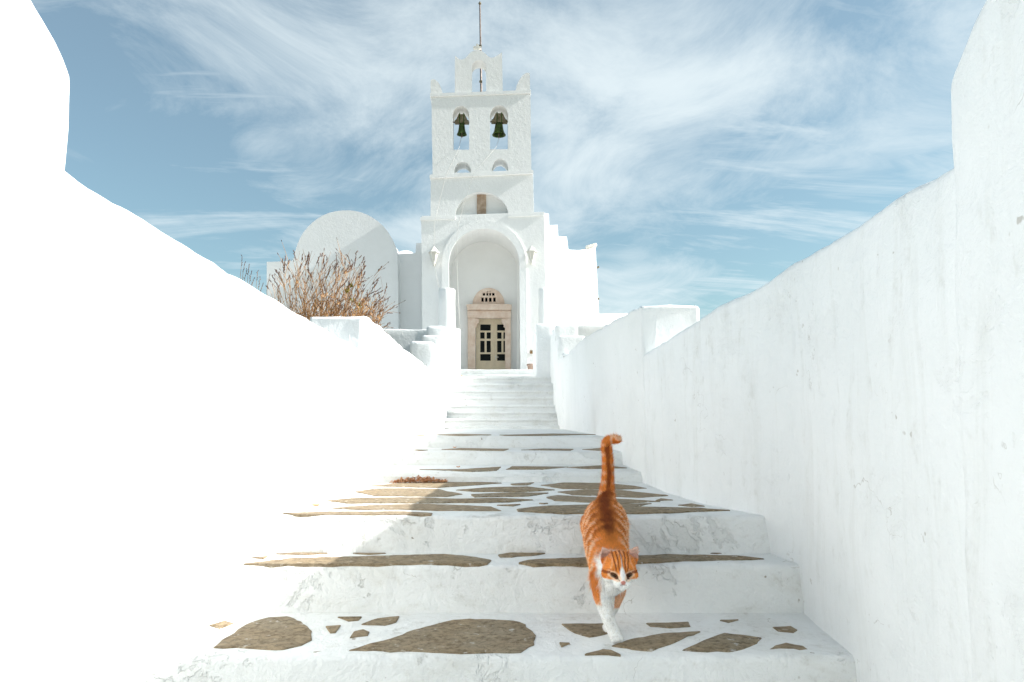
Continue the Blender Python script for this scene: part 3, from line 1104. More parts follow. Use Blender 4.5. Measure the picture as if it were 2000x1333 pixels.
def lantern(px, row_top, row_bot, label):
    c = world_of(TV(px, (row_top + row_bot) / 2, -.24))
    root = empty('wall_lantern', c, -PHI)
    tag(root, label, 'lantern', 'wall lanterns beside the porch arch')
    s = 23.7 / F
    h = (row_bot - row_top) * s
    # glass body tapering downwards, six sided
    V, Fc = lathe([(.10, h * .16), (.145, h * .17), (.075, -h * .22), (.06, -h * .22)], 6)
    mesh_obj('glass', V, Fc, M['lampglass'], root)
    V, Fc = lathe([(.185, h * .15), (.19, h * .19), (.13, h * .27), (.09, h * .36), (.045, h * .41), (.03, h * .46), (.001, h * .52)], 6)
    mesh_obj('cap', V, Fc, M['lamp'], root)
    for k in range(6):
        a = 2 * math.pi * k / 6
        V, Fc = tube([(.15 * math.cos(a), .15 * math.sin(a), h * .17), (.08 * math.cos(a), .08 * math.sin(a), -h * .23)], .011, 4)
        mesh_obj('rib', V, Fc, M['lamp'], root)
    V, Fc = lathe([(.085, -h * .22), (.085, -h * .25), (.05, -h * .30), (.06, -h * .34), (.03, -h * .40), (.001, -h * .44)], 12)
    mesh_obj('base_knob', V, Fc, M['lamp'], root, True)
    V, Fc = tube([(0, 0, -h * .36), (0, .08, -h * .44), (0, .17, -h * .36), (0, .235, -h * .26)], .02, 6)
    mesh_obj('bracket', V, Fc, M['lamp'], root, True)
    bm = box_bm(-.05, .05, .21, .245, -h * .42, -h * .12, .01)
    bm_obj('wall_plate', bm, M['lamp'], root)


lantern(847.5, 481, 521, 'cream six-sided wall lantern left of the porch arch')
lantern(1038.5, 480, 518, 'cream six-sided wall lantern right of the porch arch')

# floodlight on the flank wall
s, z = flank_uv(1156, 488)
p = fo + Vector((math.cos(fa), math.sin(fa), 0)) * s + Vector((-math.sin(fa), math.cos(fa), 0)) * .1
c = world_of(Vector((p.x, p.y, z)))
fl = empty('floodlight', c, 0)
tag(fl, 'small tilted floodlight on the corner of the flank wall', 'floodlight')
bm = box_bm(-.22, .22, -.09, .09, -.06, .06, .02)
bmesh.ops.rotate(bm, verts=bm.verts, cent=(0, 0, 0), matrix=Euler((R(-20), R(-18), R(15))).to_matrix())
bmesh.ops.translate(bm, verts=bm.verts, vec=(.05, -.05, .12))
bm_obj('housing', bm, M['lamp'], fl)
bm = box_bm(-.17, .17, -.10, -.088, -.045, .045, .004)
bmesh.ops.rotate(bm, verts=bm.verts, cent=(0, 0, 0), matrix=Euler((R(-20), R(-18), R(15))).to_matrix())
bmesh.ops.translate(bm, verts=bm.verts, vec=(.05, -.05, .12))
bm_obj('lens', bm, M['lampglass'], fl)
V, Fc = tube([(0, 0, -.08), (0, 0, .10)], .03, 6)
mesh_obj('bracket', V, Fc, M['lamp'], fl)

# plaque and pot right of the porch
c = world_of(TV(1040, 688, -.02))
o = cb = empty('plaque', c, -PHI)
tag(o, 'small brown plaque on the wall right of the porch', 'plaque')
bm_obj('board', box_bm(-.085, .085, -.03, .018, -.055, .055, .006), M['brown'], o)
bm_obj('rail', box_bm(-.075, .075, -.04, -.03, -.004, .010, .002), M['wood'], o)
bm_obj('rail', box_bm(-.075, .075, -.04, -.03, .034, .044, .002), M['wood'], o)
c = at(1037, 721, 22.9)
pz = steps[-1][1]
o = empty('flower_pot', (c.x, c.y, pz), 0)
tag(o, 'squat terracotta pot at the foot of the porch wall', 'pot')
hh = (HZ - 711) * 22.9 / F - pz
V, Fc = lathe([(.001, 0), (.095, 0), (.115, hh * .75), (.135, hh * .77), (.135, hh), (.115, hh), (.11, hh * .9), (.001, hh * .88)], 20)
mesh_obj('pot_body', V, Fc, M['terra'], o, True)
V, Fc = lathe([(.001, hh * .885), (.109, hh * .885)], 16)
mesh_obj('soil', V, Fc, M['ground'], o)

# little hanging lamp at the right block
c = at(1358.5, 617, 4.12)
o = empty('hanging_bulb', c, 0)
tag(o, 'small rusty bulb holder hanging from the right wall block', 'lamp')
V, Fc = lathe([(.001, .018), (.008, .017), (.0125, .008), (.0125, -.004), (.0105, -.008)], 14)
mesh_obj('shade', V, Fc, M['lamp'], o, True)
V, Fc = lathe([(.011, -.007), (.012, -.016), (.008, -.028), (.001, -.036)], 12)
mesh_obj('bulb', V, Fc, M['brown'], o, True)
V, Fc = tube([(0, 0, .016), (.003, 0, .04), (-.004, .01, .062)], .0022, 5)
mesh_obj('wire', V, Fc, M['pole'], o)

# ------------------------------------------------------------------ dry shrub behind the left wall
def shrub():
    rs = random.Random(11)
    root = empty('dry_shrub', (-1.45, 5.05, .28))
    tag(root, 'dry brown shrub with bristling stems behind the left wall', 'shrub')
    o0 = Vector(root.location)
    stems, twigs, heads, leaves, green = [], [], [], [], []

    def pt(px, row, y): return at(px, row, y) - o0

    def curve(a, b, bend, n=7):
        out = []
        for k in range(n + 1):
            t = k / n
            p = a.lerp(b, t)
            p = p + bend * (t * (1 - t) * 4)
            out.append(p)
        return out

    def head(p, d, L, r):
        q = p + d * L
        V, Fc = tube([p - d * .004, p + d * L * .4, q], [r * .5, r, r * .2], 4)
        heads.append((V, Fc))

    def diamond(lst, p, d, L, w):
        s = d.cross(Vector((rs.uniform(-1, 1), rs.uniform(-1, 1), rs.uniform(-1, 1)))).normalized() * w
        V = [p, p + d * L * .5 + s, p + d * L, p + d * L * .5 - s]
        lst.append((V, [(0, 1, 2, 3)]))

    def stem(bx, tx, trow, y, r0=.0032, nseed=6):
        base = pt(bx, 690 + rs.uniform(-15, 25), y + rs.uniform(-.15, .15))
        tip = pt(tx, trow, y + rs.uniform(-.25, .25))
        bend = Vector((rs.uniform(-.11, .05), rs.uniform(-.05, .05), rs.uniform(-.03, .08)))
        P = curve(base, tip, bend)
        for k in range(1, len(P) - 1):
            P[k] = P[k] + Vector((rs.gauss(0, .010), rs.gauss(0, .008), rs.gauss(0, .007)))
        n = len(P)
        r0 *= .8
        stems.append(tube(P, [r0 * (1 - .72 * k / (n - 1)) for k in range(n)], 4))
        d = (P[-1] - P[-2]).normalized()
        k = rs.random()
        if k < .75:
            for q in range(nseed):
                t = 1 - q * .028
                p = P[-1] - d * (q * .016)
                dd = (d + Vector((rs.uniform(-.7, .7), rs.uniform(-.7, .7), rs.uniform(-.2, .6)))).normalized()
                head(p, dd, rs.uniform(.012, .024), rs.uniform(.003, .0052))
        for q in range(rs.randint(2, 5)):
            t = rs.uniform(.35, .92)
            i = min(int(t * (n - 1)), n - 2)
            p = P[i].lerp(P[i + 1], t * (n - 1) - i)
            dd = ((P[i + 1] - P[i]).normalized() + Vector((rs.uniform(-.8, .8), rs.uniform(-.8, .8), rs.uniform(-.1, .6)))).normalized()
            L = rs.uniform(.05, .17)
            e = p + dd * L
            twigs.append(tube([p, p + dd * L * .5 + Vector((0, 0, .008)), e], [.0019, .0015, .0009], 3))
            if rs.random() < .6: head(e, dd, rs.uniform(.01, .02), rs.uniform(.0022, .0038))
            if rs.random() < .5: diamond(leaves, p, dd, rs.uniform(.015, .035), rs.uniform(.003, .007))

    # tall flowering stems: (foot px, tip px, tip row)
    tall = [(600, 548, 505), (604, 560, 520), (606, 574, 492), (612, 586, 490), (615, 590, 500), (610, 600, 512), (622, 626, 498), (630, 634, 500), (640, 646, 492), (650, 666, 492), (655, 680, 502),
            (660, 696, 494), (668, 710, 505), (672, 712, 522), (676, 728, 538), (680, 737, 550), (660, 705, 530), (640, 684, 520), (646, 690, 515), (632, 655, 520), (690, 755, 558), (694, 735, 555),
            (592, 532, 540), (588, 540, 530), (612, 556, 516), (618, 570, 505), (625, 602, 530), (700, 748, 580), (704, 756, 585), (708, 745, 570), (712, 764, 612), (715, 760, 632), (720, 768, 600),
            (575, 528, 545), (570, 520, 560), (580, 545, 535), (585, 552, 510), (596, 580, 505)]
    for a, b, c in tall: stem(a, b, c, 5.05, .0036, rs.randint(3, 8))
    for k in range(60):
        a = rs.uniform(560, 720)
        stem(a, a + rs.uniform(-25, 62), rs.uniform(495, 565) + (max(0, a - 660)) * .7, 5.05 + rs.uniform(-.2, .35), .0026, rs.randint(2, 6))
    for k in range(85):
        a = rs.uniform(565, 730)
        lean = rs.uniform(-24, 62)
        stem(a, a + lean, rs.uniform(548, 628) + (max(0, a + lean - 690)) * .5, 5.05 + rs.uniform(-.2, .35), .0030, rs.randint(0, 3))
    for k in range(60):
        a = rs.uniform(595, 725)
        stem(a, a + rs.uniform(-18, 42), rs.uniform(590, 640), 5.0 + rs.uniform(-.2, .3), .0028, rs.randint(0, 2))
    for k in range(380):
        px = rs.uniform(575, 745); row = rs.uniform(575, 650) + max(0, px - 690) * .3
        d = Vector((rs.uniform(-.6, 1), rs.uniform(-1, 1), rs.uniform(-.3, 1))).normalized()
        p = pt(px, row, 5.05 + rs.uniform(-.25, .25))
        diamond(leaves, p, d, rs.uniform(.012, .035), rs.uniform(.002, .006))
    for c, n, sp in (((684, 558), 22, 4), ((678, 566), 14, 4), ((674, 570), 12, 3), ((690, 590), 14, 6), ((700, 598), 14, 6)):
        for q in range(n):
            d = Vector((rs.uniform(-1, 1), rs.uniform(-1, 1), rs.uniform(-.5, 1))).normalized()
            diamond(green, pt(c[0] + rs.gauss(0, sp * .5), c[1] + rs.gauss(0, sp * .6), 4.95), d, rs.uniform(.012, .022), .006)
    m1 = plain('dry_stem', (.48, .27, .115), .85, c2=(.20, .10, .045), sc=9)
    m2 = plain('seed_head', (.16, .075, .045), .9, c2=(.07, .035, .025), sc=30)
    m3 = plain('dry_foliage', (.56, .34, .15), .9, c2=(.36, .19, .08), sc=20)
    m4 = plain('green_leaf', (.26, .22, .03), .8, .3, 20)
    for nm, L, mm in (('stem', stems, m1), ('twig', twigs, m1), ('seed_head', heads, m2), ('dry_leaf', leaves, m3), ('green_leaf', green, m4)):
        V, Fc = merge(L)
        o = mesh_obj(nm, V, Fc, mm, root)
        o['kind'] = 'stuff'

    # a few lone sprigs farther down the wall
    for j, (px, row, y, lab) in enumerate(((476, 502, 4.3, 'lone dry sprig farthest left above the sunlit wall'), (489, 520, 4.3, 'forked dry sprig between the leftmost sprig and the shrub'), (506, 531, 4.4, 'short dry sprig nearest the left edge of the shrub'))):
        q = at(px - 10, row + 75, y)
        r2 = empty('dry_sprig', q)
        tag(r2, lab, 'sprig', 'dry sprigs above the left wall')
        st, hd = [], []
        for m in range(3):
            tip = at(px + m * 5 - 3, row + m * 13, y) - q
            P = [Vector((0, 0, 0)), tip * .4 + Vector((.006 * m, 0, .0)), tip * .75, tip]
            st.append(tube(P, [.0016, .0013, .001, .0007], 4))
            d = (P[-1] - P[-2]).normalized()
            for k in range(5):
                dd = (d + Vector((rs.uniform(-.8, .8), rs.uniform(-.5, .5), rs.uniform(0, .6)))).normalized()
                p = tip - d * k * .014
                hd.append(tube([p, p + dd * .007, p + dd * .015], [.001, .0023, .0006], 4))
        V, Fc = merge(st); mesh_obj('stem', V, Fc, m1, r2)['kind'] = 'stuff'
        V, Fc = merge(hd); mesh_obj('seed_head', V, Fc, m2, r2)['kind'] = 'stuff'


shrub()

# ------------------------------------------------------------------ leaf litter on the landing
rs = random.Random(3)
LV = []
zl_ = steps[6][1]
for k in range(420):
    u = rs.random()
    px = 768 + 104 * u
    w = on_floor(px, 941 + rs.random() * 3.5, zl_)
    w.y = min(w.y, steps[7][0] - .03 - rs.random() * .05)
    hgt = .030 * math.sin(math.pi * min(max(u, .05), .95)) * (.6 + .4 * math.sin(u * 17) ** 2)
    w.z += .004 + rs.random() * hgt
    d = Vector((rs.uniform(-1, 1), rs.uniform(-1, 1), rs.uniform(-.5, .5))).normalized()
    s = d.cross(Vector((rs.uniform(-.4, .4), rs.uniform(-.4, .4), 1))).normalized() * rs.uniform(.003, .008)
    L = rs.uniform(.012, .03)
    up = Vector((0, 0, rs.uniform(.002, .008)))
    LV.append(([w, w + d * L * .5 + s + up, w + d * L, w + d * L * .5 - s + up * .3], [(0, 1, 2, 3)]))
V, Fc = merge(LV)
o = mesh_obj('leaf_litter', V, Fc, M['litter'])
tag(o, 'strip of dry leaf litter along the back of the landing', 'leaf litter', kind='stuff')


def curled_leaf(px, row, si, size, label):
    z = steps[si][1]
    c = on_floor(px, row, z)
    V = []
    n, m = 8, 4
    for i in range(n + 1):
        t = i / n
        w = math.sin(math.pi * (t * .9 + .05)) * .4
        for k in range(m + 1):
            s = (k / m - .5) * 2
            V.append(Vector(((t - .5) * size, s * w * size, .005 + size * (.22 * s * s + .25 * (t - .5) ** 2 * 4 * .6))))
    Fc = [(i * (m + 1) + k, i * (m + 1) + k + 1, (i + 1) * (m + 1) + k + 1, (i + 1) * (m + 1) + k) for i in range(n) for k in range(m)]
    o = mesh_obj('fallen_leaf', V, Fc, M['litter'], smooth=True)
    o.location = c
    o.rotation_euler = (0, 0, rs.uniform(-.4, .6))
    so = o.modifiers.new('thickness', 'SOLIDIFY'); so.thickness = .0012
    tag(o, label, 'leaf', 'fallen leaves on the steps')


curled_leaf(617, 992, 6, .032, 'curled brown leaf at the left edge of the landing')
curled_leaf(888, 876.5, 8, .026, 'dry leaf on the white step two above the landing')
curled_leaf(895, 915, 7, .024, 'dry leaf on the first white step above the landing')

# ------------------------------------------------------------------ cat
def build_cat():
    root = empty('cat', (.305, 2.25, -.65))
    tag(root, 'ginger and white cat walking down the steps with raised tail', 'cat')
    bm = bmesh.new()

    def ball(c, r, sub=3, rot=None):
        rr = (r, r, r) if isinstance(r, (int, float)) else r
        mat = Matrix.Translation(c) @ (rot.to_matrix().to_4x4() if rot else Matrix.Identity(4)) @ Matrix.Diagonal((*rr, 1))
        bmesh.ops.create_icosphere(bm, subdivisions=sub, radius=1, matrix=mat)

    def chain(pts, sub=2):
        # smooth chain of overlapping balls through (x,y,z,r)
        P = np.array(pts, float)
        d = np.r_[0, np.cumsum(np.linalg.norm(np.diff(P[:, :3], axis=0), axis=1))]
        t = 0.0
        while t <= d[-1] + 1e-9:
            q = [np.interp(t, d, P[:, k]) for k in range(4)]
            ball(q[:3], q[3], sub)
            t += max(.003, q[3] * .30)

    C = Vector((.310, 2.05, -.428))

    def h(x, y, z): return (C.x + x, C.y + y, C.z + z)
    # head
    ball(h(0, .005, .006), (.046, .050, .042))
    for s in (-1, 1):
        ball(h(s * .027, -.012, -.018), (.0235, .024, .020))
        ball(h(s * .034, .004, -.014), (.0165, .020, .020))
        ball(h(s * .0105, -.0575, -.0335), (.0140, .0125, .0115))
        ball(h(s * .021, -.030, .010), (.016, .016, .012))
    ball(h(0, -.043, -.030), (.0255, .025, .0200))
    chain([(*h(0, -.036, .010), .014), (*h(0, -.052, -.010), .0105), (*h(0, -.066, -.024), .0075)])
    ball(h(0, -.052, -.044), (.011, .013, .009))
    # ears: thick concave shells
    for s in (-1, 1):
        base = Vector(h(s * .033, .006, .030)); tip = Vector(h(s * .0515, -.002, .0615))
        axis = tip - base
        side = Vector((s * .86, .10, -.50)).normalized()
        back = axis.cross(side).normalized()
        if back.y < 0: back = -back
        n, m = 8, 8
        grids = []
        for th in (0, .0045):
            gv = []
            for i in range(n + 1):
                t = i / n
                w = .0235 * (1 - t ** 1.6) + .0015
                for k in range(m + 1):
                    q = (k / m - .5) * 2
                    p = base - axis * .25 + axis * 1.25 * t + side * (w * q) + back * (.011 * (1 - q * q) * (1 - t * .8) + th) - back * .006
                    gv.append(bm.verts.new(p))
            grids.append(gv)
        A, B = grids
        ix = lambda i, k: i * (m + 1) + k
        for i in range(n):
            for k in range(m):
                bm.faces.new((A[ix(i, k)], A[ix(i, k + 1)], A[ix(i + 1, k + 1)], A[ix(i + 1, k)]))
                bm.faces.new((B[ix(i + 1, k)], B[ix(i + 1, k + 1)], B[ix(i, k + 1)], B[ix(i, k)]))
        for i in range(n):
            for k in (0, m):
                bm.faces.new((A[ix(i, k)], A[ix(i + 1, k)], B[ix(i + 1, k)], B[ix(i, k)]))
        for k in range(m):
            for i in (0, n):
                bm.faces.new((A[ix(i, k)], B[ix(i, k)], B[ix(i, k + 1)], A[ix(i, k + 1)]))
    # neck, trunk
    chain([(*h(0, .02, -.006), .040), (.304, 2.11, -.442, .044), (.300, 2.16, -.452, .055)], 3)
    chain([(.298, 2.15, -.455, .054), (.300, 2.22, -.428, .063), (.303, 2.30, -.392, .069), (.312, 2.38, -.362, .073), (.321, 2.45, -.342, .071), (.327, 2.51, -.338, .058)], 3)
    ball((.296, 2.115, -.482), (.036, .036, .042))
    ball((.268, 2.17, -.455), (.030, .040, .045)); ball((.328, 2.17, -.455), (.028, .040, .045))
    ball((.282, 2.47, -.37), (.034, .055, .052)); ball((.364, 2.47, -.37), (.034, .055, .052))
    # fore legs
    chain([(.268, 2.15, -.475, .034), (.270, 2.132, -.525, .028), (.278, 2.122, -.56, .0235), (.290, 2.105, -.602, .0195), (.303, 2.090, -.630, .0195)])
    chain([(.325, 2.165, -.470, .030), (.325, 2.170, -.525, .0225), (.318, 2.185, -.56, .018), (.306, 2.197, -.600, .015), (.299, 2.190, -.632, .016)])

    def paw(x, y, z, ang):
        ball((x, y, z), (.0205, .023, .0128))
        for q in (-1.5, -.5, .5, 1.5):
            ox = q * .0085
            oy = -.016 - (.004 if abs(q) < 1 else 0)
            ball((x + ox * math.cos(ang) + oy * math.sin(ang) * .5, y + oy, z - .002), (.0062, .0105, .0095), 2)
    paw(.306, 2.084, -.637, .1)
    paw(.298, 2.182, -.637, -.1)
    # hind legs on the upper step
    for s, x in ((-1, .287), (1, .358)):
        chain([(x, 2.48, -.365, .048), (x - s * -.004, 2.435, -.415, .034), (x, 2.475, -.445, .021), (x, 2.50, -.462, .0155), (x, 2.478, -.478, .0145)])
        paw(x, 2.468, -.481, 0)
    # tail
    chain([(.330, 2.50, -.315, .040), (.336, 2.53, -.285, .032), (.343, 2.553, -.235, .0235), (.347, 2.568, -.18, .0200), (.346, 2.578, -.13, .0190), (.3425, 2.583, -.100, .0185), (.343, 2.582, -.083, .0165), (.354, 2.578, -.075, .0145), (.370, 2.570, -.072, .0145), (.384, 2.562, -.073, .0125)])
    me = bpy.data.meshes.new('cat_block')
    bm.to_mesh(me); bm.free()
    ob = bpy.data.objects.new('cat_block', me)
    col.objects.link(ob)
    md = ob.modifiers.new('remesh', 'REMESH'); md.mode = 'VOXEL'; md.voxel_size = .0021; md.use_smooth_shade = True
    sm = ob.modifiers.new('smooth', 'SMOOTH'); sm.factor = .5; sm.iterations = 7
    dg = bpy.context.evaluated_depsgraph_get()
    ev = ob.evaluated_get(dg)
    me2 = bpy.data.meshes.new_from_object(ev, depsgraph=dg)
    bpy.data.objects.remove(ob)
    me2.name = 'body'
    me2.shade_smooth()
    n = len(me2.vertices)
    co = np.empty(n * 3); me2.vertices.foreach_get('co', co); co = co.reshape(-1, 3)
    nm = np.empty(n * 3); me2.vertices.foreach_get('normal', nm); nm = nm.reshape(-1, 3)

    WH = np.array((.92, .90, .86)); OR = np.array((.76, .255, .050)); DK = np.array((.26, .055, .012)); CR = np.array((.88, .60, .40)); PK = np.array((.74, .55, .48))

    def ss(a, b, x):
        t = np.clip((x - a) / (b - a), 0, 1)
        return t * t * (3 - 2 * t)

    def paint(p, nn):
        x, y, z = p[:, 0], p[:, 1], p[:, 2]
        no = fbm(p * 55, 3); nf = fbm(p * 240 + 7, 2)
        c = np.repeat(OR[None], len(p), 0)

        def lay(c, col_, w): return c * (1 - w[:, None]) + col_[None] * w[:, None]
        hx, hy, hz = x - C.x, y - C.y, z - C.z
        head = (y < 2.085) & (z > -.50) & (hz > -.062)
        tail = (y > 2.515) & (z > -.285)
        body = ~head & ~tail
        # ---- body stripes: cream bands across the flanks, dark line along the back
        xc = np.interp(y, [2.15, 2.3, 2.4, 2.5, 2.56], [.301, .304, .314, .328, .338])
        off = np.abs(x - xc)
        ph = y * 150 + off * 34 - z * 22 + no * 3.4
        band = ss(.1, .85, np.sin(ph)) * ss(.020, .05, off + no * .012)
        c = lay(c, CR, band * .85 * body)
        c = lay(c, DK, ss(.25, .8, np.sin(ph + 2.6)) * ss(.008, .03, off) * .6 * body * (y > 2.2))
        c = lay(c, DK * .55, ss(.026, .005, off + no * .013) * ss(2.17, 2.25, y) * (nn[:, 2] > .0) * .95 * body)
        c = lay(c, DK, ss(.046, .014, off + no * .016) * ss(2.20, 2.34, y) * (nn[:, 2] > .0) * .55 * body)
        # belly side paler
        c = lay(c, CR, ss(.2, -.7, nn[:, 2]) * .55 * body)
        # ---- white bib, chest and forelegs
        bib = ((y < 2.20) & body).astype(float)
        w = bib * ss(.047, .036, np.abs(x - .297) + no * .006) * ss(-.405, -.425, z + no * .006)
        w = np.maximum(w, bib * ss(2.16, 2.13, y + no * .01) * ss(.260, .268, x + no * .004) * ss(.330, .322, x) * ss(-.385, -.405, z))
        low = ss(-.545, -.556, z + no * .006) * body
        outer_l = ss(.268, .258, x + no * .004) * (z < -.46) * (z > -.556)
        w = np.maximum(w * (1 - outer_l), low)
        inner_r = ((x > .312) & (z < -.49) & (z > -.575) & (y > 2.14)).astype(float)
        w = w * (1 - inner_r * .9)
        hind = (y > 2.40) & (z < -.455)
        w = np.maximum(w, hind.astype(float))
        c = lay(c, WH, w)
        # ---- tail: rings and dark line, seen from the front
        ring = ss(.15, .8, np.sin(z * 190 + np.abs(x - .345) * 70 + no * 1.5))
        c = lay(c, CR, ring * .75 * tail * ss(.006, .018, np.abs(x - .346) + no * .004))
        c = lay(c, DK, ss(.011, .003, np.abs(x - np.interp(z, [-.29, -.2, -.12], [.336, .347, .344])) + no * .004) * tail * (z < -.10) * (nn[:, 1] < .3) * .92)
        c = lay(c, CR, ss(.352, .356, x) * ss(.364, .360, x) * tail * (z > -.10) * .8)
        # ---- head
        hd = head.astype(float)
        ax = np.abs(hx)
        c = lay(c, CR, hd * ss(.35, .8, np.sin(ax * 420 + hz * 110 + no * 2)) * .30)
        front = ss(.02, -.01, hy)
        # dark forehead stripes, fanning upward
        fan = hx / (1 + np.clip(hz, 0, .05) * 9)
        st = ss(.05, .6, np.cos(fan * 800 + no * .9)) * ss(.028, .020, ax) * ss(-.004, .004, hz)
        c = lay(c, DK, hd * st * .92)
        # white blaze, muzzle, cheeks
        wid = np.interp(hz, [-.05, -.034, -.026, -.018, -.008, .004, .014], [.05, .042, .026, .0125, .0075, .0045, 0.0])
        c = lay(c, WH, hd * ss(.0022, -.0022, ax + no * .002 - wid) * front)
        c = lay(c, WH, hd * ss(-.0235, -.0295, hz + no * .003 - ss(.02, .034, ax) * .002))
        # cheek line and rims of the eyes
        ex, ez = ax - .0215, hz + .0125
        er = np.sqrt((ex / 1.45) ** 2 + (ez - ex * .28) ** 2)
        c = lay(c, CR, hd * front * ss(.0140, .0100, er) * .8)
        c = lay(c, np.array((.12, .045, .022)), hd * front * ss(.0080, .0062, er))
        c = lay(c, np.array((.10, .035, .018)), hd * front * (ax < .0135) * (ax > .0075) * ss(.0035, .0012, np.abs(hz + .021 - (ax - .010) * .9)) * .55)
        c = lay(c, DK, hd * (ax > .030) * ss(.0042, .0018, np.abs(hz + .0055 - (ax - .034) * -.15 + no * .001)) * .85)
        # ears: pale inside, russet rim
        ear = hd * ss(.037, .044, hz + ax * .25) * ss(.024, .030, ax)
        earin = ear * ss(-.1, -.45, nn[:, 1])
        c = lay(c, PK, earin * .9)
        c = lay(c, np.array((.30, .07, .02)), earin * ss(.047, .042, hz + ax * .05) * .35)
        c = lay(c, DK, ear * (1 - ss(-.1, -.45, nn[:, 1])) * .15)
        # nose
        nose = hd * ss(.0080, .0058, np.sqrt(ax ** 2 + ((hz + .0265) * 1.15) ** 2)) * (hy < -.058)
        c = lay(c, np.array((.55, .22, .18)), nose)
        c = lay(c, np.array((.16, .05, .04)), hd * (hy < -.05) * ss(.0016, .0008, np.abs(hz + .0335 - ax * .0)) * (ax < .009) * .8)
        c = c * (1 + .22 * nf[:, None] + .10 * no[:, None])
        return np.clip(c, 0.004, .95)

    colr = paint(co, nm)
    at_ = me2.color_attributes.new('coat', 'FLOAT_COLOR', 'POINT')
    at_.data.foreach_set('color', np.c_[colr, np.ones(n)].ravel())
    m = Mat('cat_coat', .75, .2)
    a = m.N.new('ShaderNodeVertexColor'); a.layer_name = 'coat'
    m.L.new(a.outputs[0], m.b.inputs['Base Color'])
    m.bump(m.noise(420, 3, .6), .0012, .6)
    me2.materials.clear(); me2.materials.append(m.m)
    body = bpy.data.objects.new('body', me2)
    col.objects.link(body)
    keep(body, root)

    # short fur: thin blades rooted on the skin
    me2.calc_loop_triangles()
    nt = len(me2.loop_triangles)
    tri = np.empty(nt * 3, dtype=np.int32); me2.loop_triangles.foreach_get('vertices', tri); tri = tri.reshape(-1, 3)
    A, B, D = co[tri[:, 0]], co[tri[:, 1]], co[tri[:, 2]]
    area = np.linalg.norm(np.cross(B - A, D - A), axis=1)
    NS = 90000
    pick = rng.choice(nt, NS, p=area / area.sum())
    r1, r2 = rng.random(NS), rng.random(NS)
    fl = r1 + r2 > 1
    r1[fl], r2[fl] = 1 - r1[fl], 1 - r2[fl]
    p = A[pick] + (B - A)[pick] * r1[:, None] + (D - A)[pick] * r2[:, None]
    nn = nm[tri[pick, 0]]
    x, y, z = p.T
    # lie of the coat: backwards on trunk, down on legs, up the tail, away from the nose
    flow = np.zeros_like(p)
    flow[:, 1] = .75; flow[:, 2] = -.45
    leg = (z < -.50)
    flow[leg] = (0, -.1, -1)
    tl = (y > 2.52) & (z > -.30)
    flow[tl] = (.0, .1, 1.0)
    hd = (y < 2.09) & (z > -.49)
    v = p - np.array(h(0, -.075, -.022))
    flow[hd] = v[hd] / np.linalg.norm(v[hd], axis=1)[:, None]
    bibm = (y < 2.16) & (z < -.44) & (z > -.53) & ~hd
    flow[bibm] = (0, -.2, -1)
    flow += rng.normal(0, .30, flow.shape)
    flow -= nn * np.sum(flow * nn, axis=1)[:, None]
    flow /= np.linalg.norm(flow, axis=1)[:, None] + 1e-6
    ln = rng.uniform(.007, .013, NS)
    ln[rng.random(NS) < .12] *= 1.7
    ln[tl] *= 1.15
    ln[bibm] *= 1.6
    ln[hd] *= .55
    face = hd & (y < 2.02); ln[face] *= .6
    ln[leg] *= .55
    keepm = ~(hd & (np.hypot((np.abs(x - C.x) - .0215), (z - C.z + .0125)) < .012) & (y < 2.03))
    keepm &= ~(hd & (np.hypot(x - C.x, z - C.z + .027) < .008) & (y < 1.995))
    keepm &= z > -.642
    lift = np.where(face, .22, np.where(leg, .28, .42))[:, None]
    dirs = flow * (1 - lift * .4) + nn * lift
    tip = p + dirs * ln[:, None]
    sidev = np.cross(dirs, nn); sidev /= np.linalg.norm(sidev, axis=1)[:, None] + 1e-6
    wd = rng.uniform(.0005, .0009, NS)[:, None]
    p, tip, sidev, wd, nn = p[keepm], tip[keepm], sidev[keepm], wd[keepm], nn[keepm]
    k = len(p)
    cc = paint(p, nn) * rng.uniform(.68, 1.32, (k, 1))
    V = np.empty((k * 3, 3)); V[0::3] = p - sidev * wd - nn * .0006; V[1::3] = p + sidev * wd - nn * .0006; V[2::3] = tip
    fm = bpy.data.meshes.new('fur')
    fm.vertices.add(k * 3); fm.vertices.foreach_set('co', V.ravel())
    fm.loops.add(k * 3); fm.loops.foreach_set('vertex_index', np.arange(k * 3, dtype=np.int32))
    fm.polygons.add(k); fm.polygons.foreach_set('loop_start', np.arange(k, dtype=np.int32) * 3)
    fm.update(calc_edges=True)
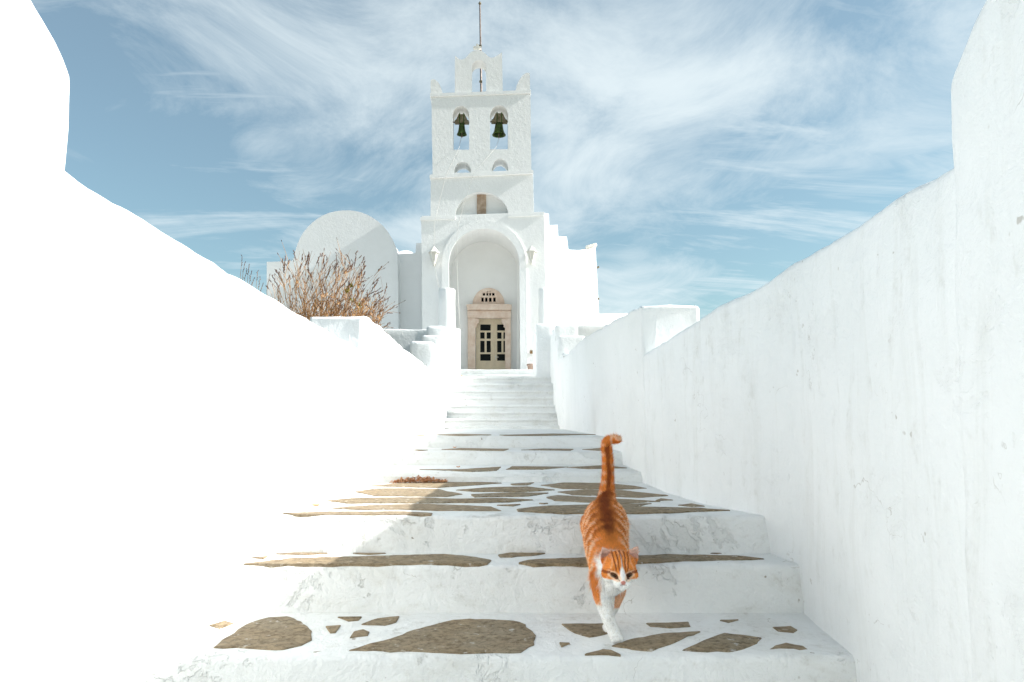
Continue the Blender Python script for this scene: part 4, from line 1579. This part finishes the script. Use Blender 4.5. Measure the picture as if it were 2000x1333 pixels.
    ca = fm.color_attributes.new('coat', 'FLOAT_COLOR', 'POINT')
    c3 = np.repeat(np.c_[np.clip(cc, 0, .95), np.ones(k)], 3, axis=0)
    ca.data.foreach_set('color', c3.ravel())
    m = Mat('cat_fur', .7, .2)
    a = m.N.new('ShaderNodeVertexColor'); a.layer_name = 'coat'
    m.L.new(a.outputs[0], m.b.inputs['Base Color'])
    fm.materials.append(m.m)
    fo_ = bpy.data.objects.new('fur', fm)
    col.objects.link(fo_)
    fo_['kind'] = 'stuff'
    keep(fo_, root)

    # eyes, nose leather, whiskers
    em = Mat('cat_eye', .08, .6)
    em.color((.05, .028, .006))
    pm = Mat('cat_pupil', .06, .6); pm.color((.004, .004, .004))
    for s in (-1, 1):
        c = Vector(h(s * .0215, -.0405, -.0125))
        V, Fc = lathe([(math.sin(k * math.pi / 10) * 1 + 1e-4, math.cos(k * math.pi / 10)) for k in range(11)], 16)
        Mx = Matrix.Translation(c) @ Matrix.Rotation(s * R(-16), 4, 'Y') @ Matrix.Diagonal((.0080, .0078, .0034, 1))
        o = mesh_obj('eye', [Mx @ v for v in V], Fc, em.m, None, True)
        keep(o, root)
        Mx = Matrix.Translation(c + Vector((0, -.0022, 0))) @ Matrix.Diagonal((.0030, .0063, .0038, 1))
        o = mesh_obj('pupil', [Mx @ v for v in V], Fc, pm.m, None, True)
        o.parent = root
        keep(o, root)
    W_ = []
    for s in (-1, 1):
        for k in range(7):
            a = Vector(h(s * .014, -.062, -.034 + (k % 3 - 1) * .003))
            d = Vector((s * random.uniform(.8, 1), random.uniform(-.3, .1), random.uniform(-.45, .15))).normalized()
            L = random.uniform(.035, .055)
            W_.append(tube([a, a + d * L * .5 + Vector((0, 0, .002)), a + d * L + Vector((0, 0, -.006))], [.0005, .0004, .0002], 3))
    V, Fc = merge(W_)
    wm = plain('whisker', (.85, .83, .80), .5, .05)
    o = mesh_obj('whiskers', V, Fc, wm, None)
    o['kind'] = 'stuff'
    keep(o, root)


build_cat()
